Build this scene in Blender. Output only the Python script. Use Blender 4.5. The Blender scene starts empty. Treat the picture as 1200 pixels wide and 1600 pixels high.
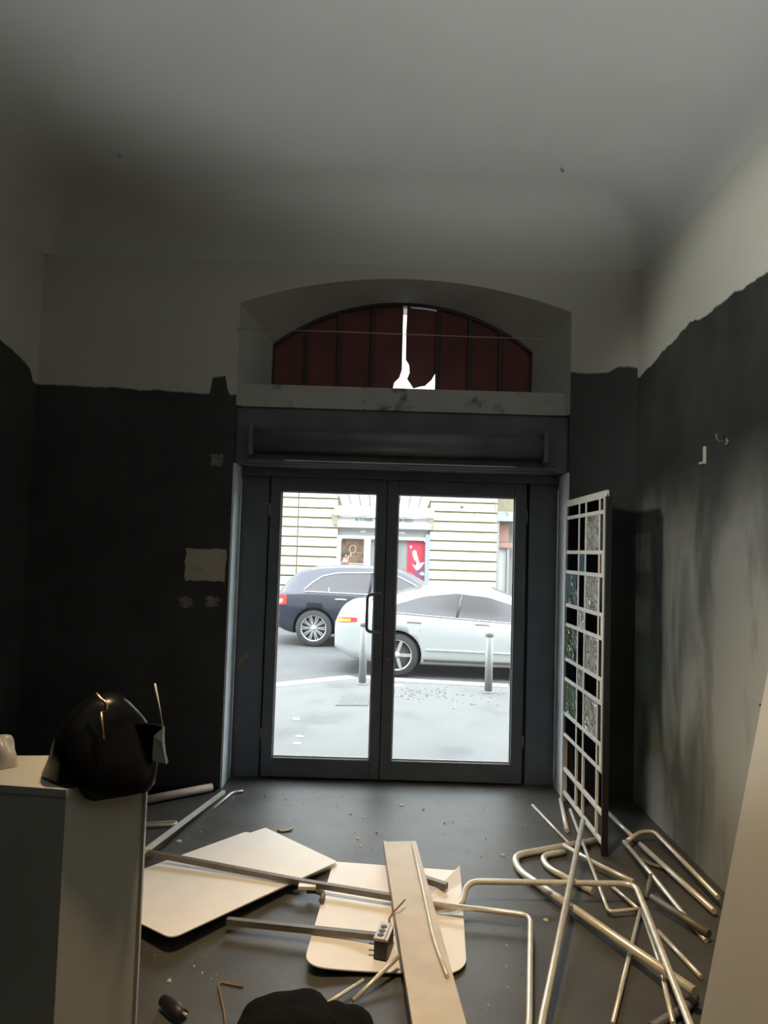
import bpy, bmesh, math, random
import numpy as np
from mathutils import Vector, Matrix

random.seed(7)
C = bpy.context.scene.collection
SC = bpy.context.scene

# ------------------------------------------------------------------ camera
F_PX, CAM_Z = 1100.0, 1.65
PITCH, ROLL = math.atan(61.0 / 1100.0), math.atan(0.0300)
FWD = Vector((0, math.cos(PITCH), math.sin(PITCH)))
_r0 = Vector((1, 0, 0)); _u0 = Vector((0, -math.sin(PITCH), math.cos(PITCH)))
RGT = _r0 * math.cos(ROLL) + _u0 * math.sin(ROLL)
UPV = _u0 * math.cos(ROLL) - _r0 * math.sin(ROLL)
EYE = Vector((0, 0, CAM_Z))
cam = bpy.data.cameras.new('camera')
cam.sensor_width = 36; cam.sensor_fit = 'AUTO'; cam.lens = F_PX / 1600 * 36
cam.clip_start = 0.05; cam.clip_end = 200
cam_o = bpy.data.objects.new('camera', cam); C.objects.link(cam_o)
M = Matrix((RGT, UPV, -FWD)).transposed().to_4x4(); M.translation = EYE
cam_o.matrix_world = M
SC.camera = cam_o

# ------------------------------------------------------------------ world / light / exposure
SC.view_settings.view_transform = 'Standard'; SC.view_settings.look = 'None'
SC.view_settings.exposure = 0.0; SC.view_settings.gamma = 1.0
SC.view_settings.use_curve_mapping = False
SC.cycles.max_bounces = 10; SC.cycles.diffuse_bounces = 6; SC.cycles.transparent_max_bounces = 16
SC.cycles.caustics_reflective = False; SC.cycles.caustics_refractive = False
SC.cycles.sample_clamp_indirect = 4.0
SC.cycles.use_denoising = True; SC.cycles.denoising_input_passes = 'RGB_ALBEDO_NORMAL'; SC.cycles.denoising_prefilter = 'ACCURATE'
world = bpy.data.worlds.new('sky'); SC.world = world; world.use_nodes = True
wn = world.node_tree.nodes; bg = wn['Background']
bg.inputs[0].default_value = (0.86, 0.94, 1.0, 1); bg.inputs[1].default_value = 8.0

def light(name, kind, loc, target, energy, color, **kw):
    l = bpy.data.lights.new(name, kind); l.energy = energy; l.color = color
    for k, v in kw.items(): setattr(l, k, v)
    o = bpy.data.objects.new(name, l); C.objects.link(o); o.location = loc
    d = Vector(target) - Vector(loc)
    o.rotation_euler = d.to_track_quat('-Z', 'Y').to_euler()
    return o
# unseen low spot added to brighten the ceiling, and a warm bulb high above the viewer
light('ceiling_fill', 'SPOT', (0.72, 1.10, 0.70), (0.74, 1.45, 4.1), 250, (0.98, 1.0, 0.97), spot_size=math.radians(97), spot_blend=0.40, shadow_soft_size=0.25)
light('warm_ceiling_bulb', 'SPOT', (-0.15, 2.02, 3.9), (0.5, 2.6, 0.0), 450, (1.0, 0.70, 0.38), spot_size=math.radians(70), spot_blend=0.85, shadow_soft_size=0.10)

light('side_fill', 'SPOT', (-1.6, 1.3, 2.4), (1.75, 3.05, 2.12), 270, (1.0, 0.97, 0.88), spot_size=math.radians(51), spot_blend=0.45, shadow_soft_size=0.12)  # unseen spot added to brighten the right wall and leaning board

# ------------------------------------------------------------------ pixel helpers (photograph 1200 x 1600)
def ray(px, py):
    return FWD + RGT * ((px - 600) / F_PX) + UPV * ((800 - py) / F_PX)
def at(px, py, Y):
    d = ray(px, py); return EYE + d * (Y / d.y)
def fl(px, py, z=0.0):
    d = ray(px, py); return EYE + d * ((z - CAM_Z) / d.z)
def atx(px, py, X):
    d = ray(px, py); return EYE + d * (X / d.x)

# ------------------------------------------------------------------ materials
def mat(name, col, rough=0.6, metal=0.0, var=0.12, scale=12.0, bump=0.0, bscale=60.0, spec=0.5, coat=0.0, stain=None, emit=None):
    m = bpy.data.materials.new(name); m.use_nodes = True
    nt = m.node_tree; b = nt.nodes['Principled BSDF']
    b.inputs['Roughness'].default_value = rough; b.inputs['Metallic'].default_value = metal
    b.inputs['Specular IOR Level'].default_value = spec; b.inputs['Coat Weight'].default_value = coat
    tc = nt.nodes.new('ShaderNodeTexCoord')
    n = nt.nodes.new('ShaderNodeTexNoise'); n.inputs['Scale'].default_value = scale; n.inputs['Detail'].default_value = 6
    nt.links.new(tc.outputs['Object'], n.inputs['Vector'])
    r = nt.nodes.new('ShaderNodeValToRGB')
    r.color_ramp.elements[0].position = 0.3; r.color_ramp.elements[1].position = 0.72
    lo = [max(0, c * (1 - var)) for c in col]; hi = [min(1, c * (1 + var)) for c in col]
    r.color_ramp.elements[0].color = (*lo, 1); r.color_ramp.elements[1].color = (*hi, 1)
    nt.links.new(n.outputs['Fac'], r.inputs['Fac'])
    out = r.outputs['Color']
    if stain:
        scol, sscale, thr = stain
        n2 = nt.nodes.new('ShaderNodeTexNoise'); n2.inputs['Scale'].default_value = sscale; n2.inputs['Detail'].default_value = 8
        nt.links.new(tc.outputs['Object'], n2.inputs['Vector'])
        r2 = nt.nodes.new('ShaderNodeValToRGB'); r2.color_ramp.elements[0].position = thr; r2.color_ramp.elements[1].position = min(1, thr + 0.12)
        nt.links.new(n2.outputs['Fac'], r2.inputs['Fac'])
        mx = nt.nodes.new('ShaderNodeMix'); mx.data_type = 'RGBA'
        nt.links.new(r2.outputs['Color'], mx.inputs[0]); nt.links.new(out, mx.inputs[6]); mx.inputs[7].default_value = (*scol, 1)
        out = mx.outputs[2]
    nt.links.new(out, b.inputs['Base Color'])
    if bump:
        n3 = nt.nodes.new('ShaderNodeTexNoise'); n3.inputs['Scale'].default_value = bscale; n3.inputs['Detail'].default_value = 5
        nt.links.new(tc.outputs['Object'], n3.inputs['Vector'])
        bp = nt.nodes.new('ShaderNodeBump'); bp.inputs['Strength'].default_value = bump; bp.inputs['Distance'].default_value = 0.02
        nt.links.new(n3.outputs['Fac'], bp.inputs['Height']); nt.links.new(bp.outputs['Normal'], b.inputs['Normal'])
    if emit:
        b.inputs['Emission Color'].default_value = (*emit[0], 1); b.inputs['Emission Strength'].default_value = emit[1]
    return m

def glass(name, tint=(1, 1, 1), dust=0.05, refl=0.08, dustcol=(0.9, 0.9, 0.88), bump=0.0, bscale=30):
    """pane: sees through, a little gloss, a whitish film that scatters light from both sides"""
    m = bpy.data.materials.new(name); m.use_nodes = True
    nt = m.node_tree; N = nt.nodes; N.remove(N['Principled BSDF']); out = N['Material Output']
    t = N.new('ShaderNodeBsdfTransparent'); t.inputs[0].default_value = (*tint, 1)
    g = N.new('ShaderNodeBsdfGlossy'); g.inputs['Roughness'].default_value = 0.05
    m1 = N.new('ShaderNodeMixShader'); m1.inputs[0].default_value = refl
    nt.links.new(t.outputs[0], m1.inputs[1]); nt.links.new(g.outputs[0], m1.inputs[2])
    d = N.new('ShaderNodeBsdfDiffuse'); d.inputs[0].default_value = (*dustcol, 1)
    tr = N.new('ShaderNodeBsdfTranslucent'); tr.inputs[0].default_value = (*dustcol, 1)
    ad = N.new('ShaderNodeMixShader'); ad.inputs[0].default_value = 0.6
    nt.links.new(d.outputs[0], ad.inputs[1]); nt.links.new(tr.outputs[0], ad.inputs[2])
    m2 = N.new('ShaderNodeMixShader'); m2.inputs[0].default_value = dust
    if bump:   # pressed pattern: ripple highlights painted in as whitish veins and thin clear hollows
        tcp = N.new('ShaderNodeTexCoord'); np_ = N.new('ShaderNodeTexNoise'); np_.inputs['Scale'].default_value = bscale; np_.inputs['Distortion'].default_value = 3.0; np_.inputs['Detail'].default_value = 1.5
        nt.links.new(tcp.outputs['Object'], np_.inputs['Vector'])
        rp = N.new('ShaderNodeMapRange'); rp.inputs[1].default_value = 0.40; rp.inputs[2].default_value = 0.62; rp.inputs[3].default_value = 0.22; rp.inputs[4].default_value = 0.97
        nt.links.new(np_.outputs['Fac'], rp.inputs[0]); nt.links.new(rp.outputs[0], m2.inputs[0])
    nt.links.new(m1.outputs[0], m2.inputs[1]); nt.links.new(ad.outputs[0], m2.inputs[2])
    if bump:
        tc = N.new('ShaderNodeTexCoord'); n = N.new('ShaderNodeTexNoise'); n.inputs['Scale'].default_value = bscale; n.inputs['Distortion'].default_value = 2.5
        nt.links.new(tc.outputs['Object'], n.inputs['Vector'])
        bp = N.new('ShaderNodeBump'); bp.inputs['Strength'].default_value = bump; bp.inputs['Distance'].default_value = 0.05
        nt.links.new(n.outputs['Fac'], bp.inputs['Height'])
        nt.links.new(bp.outputs[0], g.inputs['Normal']); nt.links.new(bp.outputs[0], d.inputs['Normal'])
    nt.links.new(m2.outputs[0], out.inputs[0])
    return m

PLASTER = (0.56, 0.56, 0.50)
def painted_wall(name, stops, dark=(0.045, 0.047, 0.050), x0=-2.6, x1=2.0, axis='X', scuff=None, jag=0.05, rough=0.62, spec=0.35, worn=None):
    """white plaster above a hand painted black dado; stops = [(coordinate, height of the black edge)]"""
    m = bpy.data.materials.new(name); m.use_nodes = True
    nt = m.node_tree; N = nt.nodes; L = nt.links; b = N['Principled BSDF']; b.inputs['Roughness'].default_value = rough
    b.inputs['Specular IOR Level'].default_value = spec
    geo = N.new('ShaderNodeNewGeometry'); sep = N.new('ShaderNodeSeparateXYZ'); L.new(geo.outputs['Position'], sep.inputs[0])
    mr = N.new('ShaderNodeMapRange'); mr.inputs[1].default_value = x0; mr.inputs[2].default_value = x1
    L.new(sep.outputs[axis], mr.inputs[0])
    cr = N.new('ShaderNodeValToRGB'); cr.color_ramp.interpolation = 'LINEAR'
    e = cr.color_ramp.elements
    while len(e) > 1: e.remove(e[-1])
    for i, (x, h) in enumerate(stops):
        p = (x - x0) / (x1 - x0); v = (h - 2.0) / 2.0
        el = e[0] if i == 0 else e.new(p)
        el.position = p; el.color = (v, v, v, 1)
    L.new(mr.outputs[0], cr.inputs[0])
    n = N.new('ShaderNodeTexNoise'); n.inputs['Scale'].default_value = 7; n.inputs['Detail'].default_value = 6
    L.new(geo.outputs['Position'], n.inputs['Vector'])
    # height threshold = 2 + 2*ramp + (noise-.5)*jag
    a = N.new('ShaderNodeMath'); a.operation = 'MULTIPLY_ADD'; a.inputs[1].default_value = 2.0; a.inputs[2].default_value = 2.0
    L.new(cr.outputs[0], a.inputs[0])
    c = N.new('ShaderNodeMath'); c.operation = 'MULTIPLY_ADD'; c.inputs[1].default_value = jag; L.new(n.outputs['Fac'], c.inputs[0]); L.new(a.outputs[0], c.inputs[2])
    c2 = N.new('ShaderNodeMath'); c2.operation = 'SUBTRACT'; c2.inputs[1].default_value = jag / 2; L.new(c.outputs[0], c2.inputs[0])
    df = N.new('ShaderNodeMath'); df.operation = 'SUBTRACT'; L.new(sep.outputs['Z'], df.inputs[0]); L.new(c2.outputs[0], df.inputs[1])
    st = N.new('ShaderNodeMapRange'); st.inputs[1].default_value = -0.006; st.inputs[2].default_value = 0.006
    L.new(df.outputs[0], st.inputs[0])
    n2 = N.new('ShaderNodeTexNoise'); n2.inputs['Scale'].default_value = 1.6; n2.inputs['Detail'].default_value = 7; n2.inputs['Roughness'].default_value = 0.6
    L.new(geo.outputs['Position'], n2.inputs['Vector'])
    r1 = N.new('ShaderNodeValToRGB'); r1.color_ramp.elements[0].position = 0.35; r1.color_ramp.elements[1].position = 0.7
    r1.color_ramp.elements[0].color = (*[v * 0.8 for v in dark], 1); r1.color_ramp.elements[1].color = (*(scuff or [v * 1.4 for v in dark]), 1)
    L.new(n2.outputs['Fac'], r1.inputs[0])
    dark_out = r1.outputs[0]
    if worn:   # lighter, streaked paint tone below a ragged height
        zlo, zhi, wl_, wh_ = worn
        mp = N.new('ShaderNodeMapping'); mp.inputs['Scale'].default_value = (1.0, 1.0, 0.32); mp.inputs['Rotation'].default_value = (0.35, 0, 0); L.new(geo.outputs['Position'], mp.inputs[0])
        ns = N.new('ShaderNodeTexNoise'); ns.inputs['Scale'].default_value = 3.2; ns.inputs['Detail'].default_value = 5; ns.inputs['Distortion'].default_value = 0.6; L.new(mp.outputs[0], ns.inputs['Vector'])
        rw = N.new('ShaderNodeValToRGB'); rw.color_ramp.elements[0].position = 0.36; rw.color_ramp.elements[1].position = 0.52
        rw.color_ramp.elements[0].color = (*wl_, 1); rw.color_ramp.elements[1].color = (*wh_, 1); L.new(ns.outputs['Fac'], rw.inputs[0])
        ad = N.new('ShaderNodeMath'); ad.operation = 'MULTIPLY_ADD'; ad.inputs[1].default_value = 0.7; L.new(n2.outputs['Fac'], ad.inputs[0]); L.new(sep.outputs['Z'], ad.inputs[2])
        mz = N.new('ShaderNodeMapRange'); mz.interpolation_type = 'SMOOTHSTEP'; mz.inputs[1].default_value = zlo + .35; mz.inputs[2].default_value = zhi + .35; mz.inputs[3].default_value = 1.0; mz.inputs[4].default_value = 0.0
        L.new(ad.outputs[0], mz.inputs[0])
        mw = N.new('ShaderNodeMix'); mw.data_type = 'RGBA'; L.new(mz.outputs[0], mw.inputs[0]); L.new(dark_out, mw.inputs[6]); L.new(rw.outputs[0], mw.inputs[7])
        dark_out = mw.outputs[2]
    r2 = N.new('ShaderNodeValToRGB'); r2.color_ramp.elements[0].color = (*[v * 0.86 for v in PLASTER], 1); r2.color_ramp.elements[1].color = (*PLASTER, 1)
    L.new(n2.outputs['Fac'], r2.inputs[0])
    mx = N.new('ShaderNodeMix'); mx.data_type = 'RGBA'
    L.new(st.outputs[0], mx.inputs[0]); L.new(dark_out, mx.inputs[6]); L.new(r2.outputs[0], mx.inputs[7])
    L.new(mx.outputs[2], b.inputs['Base Color'])
    n3 = N.new('ShaderNodeTexNoise'); n3.inputs['Scale'].default_value = 45; L.new(geo.outputs['Position'], n3.inputs['Vector'])
    bp = N.new('ShaderNodeBump'); bp.inputs['Strength'].default_value = 0.12; bp.inputs['Distance'].default_value = 0.01
    L.new(n3.outputs['Fac'], bp.inputs['Height']); L.new(bp.outputs[0], b.inputs['Normal'])
    return m

MT = dict(
    floor=mat('dark_floor_screed', (0.068, 0.066, 0.058), 0.48, var=0.22, scale=5, bump=0.05, bscale=40, stain=((0.088, 0.088, 0.086), 2.2, 0.55)),
    ceiling=mat('ceiling_plaster', (0.55, 0.56, 0.54), 0.9, var=0.03, scale=2, bump=0.05),
    plaster=mat('reveal_plaster', (0.36, 0.36, 0.34), 0.85, var=0.08, scale=4, bump=0.1),
    sill=mat('sill_plaster', (0.42, 0.43, 0.42), 0.85, var=0.1, scale=4, bump=0.1, stain=((0.03, 0.03, 0.03), 5.0, 0.60)),
    black=mat('black_paint', (0.1296, 0.1361, 0.1555), 0.5, var=0.2, scale=4, bump=0.06),
    blackgloss=mat('black_gloss_metal', (0.143, 0.1508, 0.1664), 0.3, var=0.2, scale=4),
    frame=mat('black_door_metal', (0.1152, 0.1325, 0.1584), 0.42, var=0.15, scale=6),
    jamb=mat('blue_grey_jamb', (0.6, 0.66, 0.7), 0.6, var=0.12, scale=8),
    steel=mat('bare_steel_tube', (0.80, 0.76, 0.66), 0.33, 0.4, var=0.12, scale=20),
    darksteel=mat('dull_grey_steel', (0.17, 0.155, 0.13), 0.5, 0.3, var=0.15, scale=20),
    white_tube=mat('pale_tube', (0.72, 0.70, 0.63), 0.4, 0.2, var=0.08, scale=20),
    sheet=mat('white_laminate', (0.88, 0.85, 0.81), 0.5, var=0.03, scale=6, stain=((0.72, 0.67, 0.60), 3.4, 0.66)),
    plank=mat('worn_beige_plank', (0.572, 0.506, 0.418), 0.6, var=0.1, scale=7, stain=((0.60, 0.54, 0.45), 5.0, 0.55), bump=0.05),
    wood=mat('raw_wood', (0.56, 0.44, 0.36), 0.7, var=0.12, scale=18),
    counter=mat('white_counter_laminate', (0.60, 0.60, 0.54), 0.6, var=0.03, scale=5),
    bag=mat('black_glossy_plastic', (0.006, 0.006, 0.007), 0.24, spec=0.16, var=0.1, scale=20, bump=0.1, bscale=9),
    brass=mat('brass_clasp', (0.85, 0.6, 0.3), 0.25, 0.9),
    cloth=mat('black_cloth', (0.007, 0.007, 0.007), 0.95, var=0.2, scale=30, spec=0.1, bump=0.2, bscale=80),
    clear=mat('milky_plastic', (0.55, 0.53, 0.48), 0.3, var=0.1, scale=12),
    patch=mat('bare_plaster', (0.468, 0.429, 0.338), 0.9, var=0.12, scale=14, bump=0.15),
    patch2=mat('thin_bare_plaster', (0.208, 0.192, 0.16), 0.9, var=0.4, scale=22, bump=0.15),
    board=mat('grey_white_board', (0.3034, 0.2962, 0.2673), 0.55, var=0.04, scale=3),
    red=mat('dark_red_panel', (0.16, 0.055, 0.05), 0.8, var=0.25, scale=4),
    plastic=mat('black_plastic', (0.02, 0.018, 0.018), 0.45, var=0.1),
    metalplate=mat('dull_cream_plate', (0.50, 0.43, 0.34), 0.4, 0.2, var=0.08),
    bar=mat('white_screen_bar', (0.74, 0.72, 0.66), 0.5, var=0.06, scale=8),
    stone=mat('cream_stone', (0.544, 0.4964, 0.3672), 0.85, var=0.05, scale=2.5, bump=0.1, bscale=20, stain=((0.31, 0.29, 0.21), 7.0, 0.60)),
    stoneup=mat('pale_stone', (0.5984, 0.5848, 0.5304), 0.85, var=0.04, scale=2.5),
    joint=mat('stone_joint', (0.221, 0.195, 0.13), 0.9, var=0.1),
    asphalt=mat('grey_asphalt', (0.1089, 0.1089, 0.1089), 0.85, var=0.1, scale=3, bump=0.03, bscale=90),
    walk=mat('pavement_asphalt', (0.1439, 0.1439, 0.14), 0.85, var=0.07, scale=2.2, bump=0.03, bscale=70, stain=((0.11, 0.11, 0.107), 1.7, 0.56)),
    kerb=mat('granite_kerb', (0.35, 0.35, 0.336), 0.8, var=0.06, scale=9),
    suv=mat('dark_blue_paint', (0.0112, 0.0154, 0.0336), 0.2, 0.0, var=0.02, coat=1.0),
    sedan=mat('white_car_paint', (0.5059, 0.5222, 0.5304), 0.3, 0.0, var=0.01, coat=0.6),
    carglass=mat('dark_car_glass', (0.0816, 0.0748, 0.0782), 0.18, var=0.02),
    chrome=mat('bright_trim', (0.612, 0.612, 0.612), 0.2, 0.7, var=0.02),
    rubber=mat('tyre_rubber', (0.0525, 0.0525, 0.056), 0.8, var=0.1),
    rim=mat('alloy_rim', (0.525, 0.525, 0.532), 0.3, 0.5, var=0.03),
    redlamp=mat('red_lamp', (0.6, 0.048, 0.04), 0.2, var=0.05),
    amber=mat('amber_lamp', (0.95, 0.42, 0.05), 0.2, var=0.05, emit=((1.0, 0.5, 0.08), 0.7)),
    galv=mat('galvanised_post', (0.255, 0.255, 0.2465), 0.45, 0.3, var=0.06),
    shopgrey=mat('shop_grey', (0.2856, 0.2856, 0.272), 0.6, var=0.05),
    shopwhite=mat('shop_white', (0.561, 0.561, 0.5412), 0.6, var=0.02),
    shopblue=mat('shop_blue_grey', (0.272, 0.306, 0.34), 0.6, var=0.03),
    brown=mat('brown_interior', (0.18, 0.1125, 0.0675), 0.7, var=0.5, scale=6),
    gold=mat('gold_paint', (0.6, 0.465, 0.285), 0.4, 0.2),
    poster=mat('red_poster', (0.496, 0.04, 0.072), 0.5, var=0.1),
    postwhite=mat('poster_white', (0.594, 0.5676, 0.5676), 0.5, var=0.02),
    postdark=mat('poster_plum', (0.22, 0.08, 0.16), 0.5, var=0.2),
    pink=mat('pink_brown_panel', (0.35, 0.196, 0.154), 0.7, var=0.1),
    ink=mat('sign_letter', (0.07, 0.07, 0.07), 0.6),
    skin=mat('skin', (0.465, 0.3, 0.225), 0.6, var=0.04),
    jacket=mat('maroon_jacket', (0.16, 0.04, 0.048), 0.85, var=0.1),
    trousers=mat('dark_trousers', (0.03, 0.03, 0.04), 0.85),
    hair=mat('dark_hair', (0.03, 0.022, 0.018), 0.7),
    crumb=mat('plaster_crumb', (0.62, 0.60, 0.56), 0.9, var=0.2),
    wire=mat('copper_brown_wire', (0.20, 0.12, 0.06), 0.5, var=0.1),
    doorglass=glass('hazed_door_glass', (0.97, 0.98, 0.98), dust=0.008, refl=0.008),  # faint white film stands for the glare veiling the street
    g_clear=glass('rippled_clear_glass', (0.55, 0.57, 0.55), dust=0.62, refl=0.45, dustcol=(0.88, 0.87, 0.80), bump=1.0, bscale=7),
    g_teal=glass('rippled_teal_glass', (0.3, 0.5, 0.5), dust=0.5, refl=0.3, dustcol=(0.20, 0.36, 0.38), bump=1.0, bscale=7),
    g_green=glass('rippled_green_glass', (0.3, 0.5, 0.35), dust=0.5, refl=0.3, dustcol=(0.22, 0.36, 0.22), bump=1.0, bscale=7),
    g_blue=glass('pale_blue_glass', (0.4, 0.6, 0.7), dust=0.7, refl=0.1, dustcol=(0.26, 0.42, 0.50)),
    g_dark=glass('dark_violet_glass', (0.10, 0.09, 0.16), dust=0.25, refl=0.05, dustcol=(0.02, 0.02, 0.03)),
    g_red=glass('dark_red_glass', (0.4, 0.06, 0.03), dust=0.7, refl=0.05, dustcol=(0.24, 0.05, 0.02)),
)

# ------------------------------------------------------------------ mesh helpers
class MB:
    def __init__(s): s.v = []; s.f = []; s.mi = []; s.sm = []
    def add(s, vs, fs, mi=0, smooth=False):
        k = len(s.v); s.v += [Vector(p) for p in vs]
        for f in fs: s.f.append([i + k for i in f]); s.mi.append(mi); s.sm.append(smooth)
        return s
    def box(s, a, b, mi=0):
        (x0, y0, z0), (x1, y1, z1) = a, b
        vs = [(x0,y0,z0),(x1,y0,z0),(x1,y1,z0),(x0,y1,z0),(x0,y0,z1),(x1,y0,z1),(x1,y1,z1),(x0,y1,z1)]
        return s.add(vs, [(0,3,2,1),(4,5,6,7),(0,1,5,4),(1,2,6,5),(2,3,7,6),(3,0,4,7)], mi)
    def bbox(s, a, b, bev=0.006, mi=0):
        """box with chamfered edges"""
        bm = bmesh.new(); bmesh.ops.create_cube(bm, size=1)
        for v in bm.verts: v.co = Vector([a[i] + (b[i] - a[i]) * (v.co[i] + 0.5) for i in range(3)])
        bmesh.ops.bevel(bm, geom=bm.edges[:], offset=bev, segments=2, affect='EDGES', profile=0.5)
        bm.verts.index_update()
        s.add([v.co.copy() for v in bm.verts], [[v.index for v in f.verts] for f in bm.faces], mi); bm.free(); return s
    def hexa(s, lo, hi, mi=0):
        """prism between two loops of equal length"""
        n = len(lo)
        return s.add(list(lo) + list(hi), [list(range(n))[::-1], [n + i for i in range(n)]] + [(i, (i+1) % n, n + (i+1) % n, n + i) for i in range(n)], mi)
    def prism(s, pts, d, mi=0):
        d = Vector(d); return s.hexa([Vector(p) for p in pts], [Vector(p) + d for p in pts], mi)
    def tube(s, pts, r, n=10, cap=True, square=False, mi=0, closed=False):
        pts = [Vector(p) for p in pts]; rs = r if isinstance(r, (list, tuple)) else [r] * len(pts)
        k = 4 if square else n
        t0 = (pts[1] - pts[0]).normalized()
        up = Vector((0, 0, 1)) if abs(t0.z) < 0.9 else Vector((0, 1, 0))
        nrm = (up - t0 * up.dot(t0)).normalized(); rings = []; prev = t0
        for i, p in enumerate(pts):
            if closed: t = (pts[(i+1) % len(pts)] - pts[i-1]).normalized()
            elif i == 0: t = t0
            elif i == len(pts) - 1: t = (pts[i] - pts[i-1]).normalized()
            else: t = ((pts[i+1] - p).normalized() + (p - pts[i-1]).normalized()).normalized()
            nrm = prev.rotation_difference(t) @ nrm; nrm = (nrm - t * nrm.dot(t)).normalized(); prev = t
            bn = t.cross(nrm); off = math.pi / 4 if square else 0
            m_ = rs[i] * (math.sqrt(2) if square else 1)
            rings.append([p + nrm * (m_ * math.cos(off + 2*math.pi*j/k)) + bn * (m_ * math.sin(off + 2*math.pi*j/k)) for j in range(k)])
        base = len(s.v)
        vs = [q for ring in rings for q in ring]; fs = []
        m = len(rings)
        for i in range(m if closed else m - 1):
            for j in range(k):
                a, b = i * k, ((i+1) % m) * k
                fs.append((a + j, a + (j+1) % k, b + (j+1) % k, b + j))
        s.add(vs, fs, mi, not square)
        if cap and not closed:
            for ring in ([base + j for j in range(k)][::-1], [base + (m-1)*k + j for j in range(k)]):
                s.f.append(ring); s.mi.append(mi); s.sm.append(False)
        return s
    def lathe(s, prof, n=24, axis='Z', c=(0,0,0), mi=0, smooth=True, caps=True):
        """prof = [(radius, along)]"""
        c = Vector(c); vs = []
        for r, h in prof:
            for j in range(n):
                a = 2*math.pi*j/n; u, w = r*math.cos(a), r*math.sin(a)
                vs.append(c + (Vector((u, w, h)) if axis == 'Z' else Vector((u, h, w)) if axis == 'Y' else Vector((h, u, w))))
        fs = [(i*n+j, i*n+(j+1) % n, (i+1)*n+(j+1) % n, (i+1)*n+j) for i in range(len(prof)-1) for j in range(n)]
        if caps: fs.append(list(range(n))[::-1]); fs.append([(len(prof)-1)*n + j for j in range(n)])
        return s.add(vs, fs, mi, smooth)
    def grid(s, rows, mi=0, smooth=True):
        n = len(rows[0]); vs = [p for r in rows for p in r]
        return s.add(vs, [(i*n+j, i*n+j+1, (i+1)*n+j+1, (i+1)*n+j) for i in range(len(rows)-1) for j in range(n-1)], mi, smooth)

def wloc(o):
    v = Vector((0, 0, 0))
    while o is not None: v += o.location; o = o.parent
    return v
def obj(name, mb, m, parent=None, local=False, base=None, recalc=True):
    me = bpy.data.meshes.new(name)
    off = Vector((0, 0, 0))
    if parent is not None and not local: off = wloc(parent)
    if parent is None and base is not None: off = Vector(base)
    me.from_pydata([tuple(v - off) for v in mb.v], [], mb.f)
    ms = m if isinstance(m, (list, tuple)) else [m]
    for x in ms: me.materials.append(x)
    me.polygons.foreach_set('material_index', mb.mi); me.polygons.foreach_set('use_smooth', mb.sm)
    if recalc:
        bm = bmesh.new(); bm.from_mesh(me); bmesh.ops.recalc_face_normals(bm, faces=bm.faces); bm.to_mesh(me); bm.free()
    me.update()
    o = bpy.data.objects.new(name, me); C.objects.link(o)
    if parent is not None: o.parent = parent
    elif base is not None: o.location = off
    return o
def tag(o, label, cat, group=None, kind=None):
    o['label'] = label
    if cat: o['category'] = cat
    if group: o['group'] = group
    if kind: o['kind'] = kind
    return o
def struct(o, label=None):
    o['kind'] = 'structure'
    if label: o['label'] = label
    return o
def thing(name, label, cat, loc=(0, 0, 0), group=None):
    o = bpy.data.objects.new(name, None); C.objects.link(o); o.location = loc; o.empty_display_size = 0.1
    return tag(o, label, cat, group)
def fillet(pts, r, n=6):
    """polyline with rounded corners"""
    pts = [Vector(p) for p in pts]; out = [pts[0]]
    for i in range(1, len(pts) - 1):
        a, b, c = pts[i-1], pts[i], pts[i+1]
        rr = min(r, (a-b).length * 0.45, (c-b).length * 0.45)
        p0 = b + (a-b).normalized() * rr; p1 = b + (c-b).normalized() * rr
        for k in range(n + 1):
            t = k / n; out.append(p0 * (1-t)**2 + b * (2*t*(1-t)) + p1 * t*t)
    out.append(pts[-1]); return out

# ================================================================== SETTING: the room
YN, YF, YB = 4.90, 5.17, -3.0           # near face of the door wall, plane of door and window, back wall
XL = at(52, 700, YN).x; XR = at(992, 1000, YN).x
CEIL, COVE = 4.10, 0.42
xl = at(347, 1150, YN).x; xr = at(883, 1150, YN).x
z_head = at(600, 737, YF).z             # top of the door frame
z_sill0 = at(600, 641, YN + 0.04).z     # bottom of white sill face
z_sill1 = at(628, 606, YN + .04).z      # bottom of the arched window
wl = at(425, 570, YF).x; wr = at(832, 570, YF).x
zsF = at(628, 543, YF).z; zcF = at(630, 473, YF).z
zsN = at(630, 480, YN).z; zcN = at(630, 436, YN).z
def arc(t, zs, zc, half):
    """segmental arch height at t in -1..1"""
    h = zc - zs; R = (half * half + h * h) / (2 * h)
    return zc - R + math.sqrt(max(0, R * R - (t * half) ** 2))

floor = struct(obj('floor', MB().box((XL - 0.2, YB - 0.2, -0.30), (XR + 0.2, YF + 0.22, 0)), MT['floor']), 'dark grey brown screed floor strewn with dust and crumbs')
# ceiling with rounded coves
cb = MB(); nx, ny = 56, 90; rows = []
def dens(a, b, n):
    t = np.linspace(0, 1, n); t = 0.5 - 0.5 * np.cos(np.pi * t); t = 0.5 - 0.5 * np.cos(np.pi * t); return a + (b - a) * t
for y in dens(YB, YN, ny):
    row = []
    for x in dens(XL, XR, nx):
        def drop(d): return 0 if d >= COVE else COVE - math.sqrt(max(0, COVE**2 - (COVE - d)**2))
        row.append((x, y, CEIL - min(COVE, math.hypot(drop(x - XL) if x - XL < XR - x else drop(XR - x), drop(y - YB) if y - YB < YN - y else drop(YN - y)))))
    rows.append(row)
cb.grid(rows); cb.box((XL - 0.2, YB - 0.2, CEIL + 0.05), (XR + 0.2, YF + 0.2, CEIL + 0.3))
struct(obj('ceiling', cb, MT['ceiling'], recalc=False), 'off white plaster ceiling with rounded coved edges')

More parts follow.
